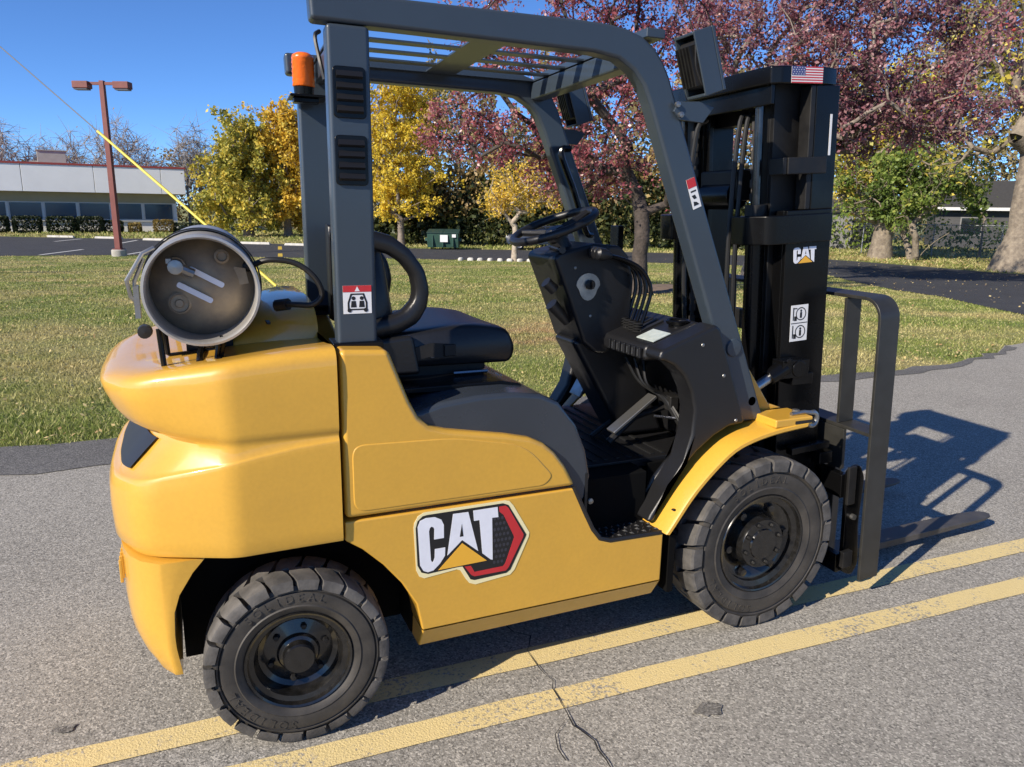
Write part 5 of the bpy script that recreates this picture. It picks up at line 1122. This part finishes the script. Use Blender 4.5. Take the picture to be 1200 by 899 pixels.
obj('small_notice', G().box(.55, .78, -.742, -.735, .72, .90), 'white', DP)
for x in (-.7, .7):
    for y in (-.4, .45): obj('caster', G().lathe([(.0001, -.03), (.06, -.03), (.06, .03), (.0001, .03)], (x, y, .06), 'x', 12), 'rubber', DP)

# ------------------------------------------------------------------ parked car behind the steering wheel
M['car'] = mat('dark_blue_car_paint', (.018, .022, .03), .3, coat=.6)
M['carglass'] = mat('car_glass', (.01, .012, .015), .05, spec=.8)
CR = thing('parked_car', (18.6, 40.0, -.8), 'dark parked car partly hidden behind the steering wheel', 'car', rz=-YAW)
bp_ = round_poly([(-2.2, .35), (-2.22, .75), (-2.05, .92), (-1.25, 1.0), (-.55, 1.42), (.9, 1.45), (1.75, 1.0), (2.1, .95), (2.2, .75), (2.2, .35)], .12, 4)
rg_ = []
for y, k in ((-.88, .9), (-.84, .98), (-.7, 1.), (.7, 1.), (.84, .98), (.88, .9)): rg_.append([(x*(1-(1-k)*.3), y*(1-.18*max(0, (z-.95)/.5)), .35+(z-.35)*(1-(1-k)*.5)) for x, z in bp_])
obj('body', G().loft(rg_), 'car', CR, ang=50)
for pl in ([(-1.0, 1.0), (-.52, 1.34), (.1, 1.37), (.1, 1.0)], [(.2, 1.0), (.2, 1.37), (.85, 1.36), (1.4, 1.0)]): obj('side_window', G().prism(pl, 'y', -.815, -.80), 'carglass', CR)
for x in (-1.4, 1.35):
    for y in (-.86, .86):
        w_ = obj('wheel', G().lathe([(.33, -.1), (.34, -.05), (.34, .05), (.33, .1), (.2, .1)], (x, y, .34), 'y', 24), 'rubber', CR); obj('rim', G().lathe([(.21, -.105), (.18, -.09), (.0001, -.1)], (x, y, .34), 'y', 16), 'zinc', w_)
for y in (-.65, .65): obj('headlight', G().box(-2.21, -2.12, y-.18, y+.18, .68, .8), 'white', CR)

# ------------------------------------------------------------------ house, shed and fence on the right
M['siding'] = mat('dark_grey_siding', (.075, .075, .078), .8, var=.2, vscale=1.5)
M['shedwall'] = mat('weathered_grey_boards', (.22, .22, .22), .85, var=.3, vscale=2)
M['trim'] = mat('white_trim', (.62, .62, .6), .6)
M['shingle'] = mat('dark_shingles', (.05, .048, .045), .9, var=.3, vscale=6)
HS = thing('dark_house', (55, 34, -.8), 'dark grey house with white eaves behind the chain-link fence', 'house', rz=rad(-47))
for k in range(14): obj('siding_board', G().box(-6, 7, -.02-.012*(k % 1), .1, .20*k+.02, .20*k+.215), 'siding', HS)
obj('wall', G().box(-6, 7, .11, 7, 0, 2.85), 'siding', HS)
rf = obj('roof', G().prism([(-.7, 2.86), (3.5, 4.9), (7.7, 2.86), (7.7, 2.98), (3.5, 5.05), (-.7, 2.98)], 'x', -6.5, 7.5), 'shingle', HS)
obj('eave_trim', G().box(-6.55, 7.55, -.76, -.70, 2.78, 3.0), 'trim', HS)
obj('barge_board', G().prism([(-.7, 2.80), (3.5, 4.86), (3.5, 5.06), (-.7, 3.0)], 'x', -6.58, -6.51), 'trim', HS)
for x in (-3.6, .6, 4.2):
    w_ = obj('window', G().box(x-.75, x+.75, -.06, -.015, .95, 2.3), 'shedwall', HS); obj('pane', G().box(x-.66, x+.66, -.075, -.061, 1.03, 2.22), 'carglass', w_)
SH = thing('grey_shed', (41.8, 37.5, -.8), 'grey shed with dark doorway right of the mast', 'shed', rz=rad(-40))
for k in range(14): obj('board', G().box(-2.3+.33*k, -2.3+.33*k+.315, -.02, .06, 0, 2.5), 'shedwall', SH)
obj('wall', G().box(-2.3, 2.3, .061, 3, 0, 2.5), 'shedwall', SH)
obj('doorway', G().box(-.2, 1.7, -.05, -.021, .0, 2.05), 'darkpanel', SH)
obj('roof', G().prism([(-.3, 2.501), (1.5, 3.3), (3.3, 2.501), (3.3, 2.6), (1.5, 3.42), (-.3, 2.6)], 'x', -2.6, 2.6), 'shingle', SH)
M['galv'] = mat('galvanised_wire', (.32, .33, .33), .5, metal=.6)
FN = thing('chain_link_fence', (41.5, 26.7, -.8), 'galvanised chain-link fence between the green tree and the old tree', 'fence', world=True)
FP = [Vector((37.2, 32.6)), Vector((39.5, 29.5)), Vector((41.5, 26.7)), Vector((43.4, 23.9)), Vector((45.3, 21.1)), Vector((47.2, 18.3))]
for q in FP: obj('post', G().tube([(q.x, q.y, -.9), (q.x, q.y, 1.08)], .035, 10), 'galv', FN)
obj('top_rail', G().tube([(q.x, q.y, 1.04) for q in FP], .024, 8), 'galv', FN)
P0, P1 = [], []; tot = (FP[-1]-FP[0]).length; dr = (FP[-1]-FP[0]).normalized(); o0 = FP[0]; hh = 1.78; st_ = .11
for k in range(int(tot/st_)-16):
    for sgn in (1, -1):
        a = o0+dr*(k*st_+(0 if sgn > 0 else hh)); b = a+dr*(hh*sgn); P0.append((a.x, a.y, -.76)); P1.append((b.x, b.y, -.76+hh))
me = tubes_mesh('mesh', P0, P1, np.full(len(P0), .006), np.full(len(P0), .006), 3); tag(obj('wire_mesh', me, 'galv', FN, smooth=False), kind='stuff')
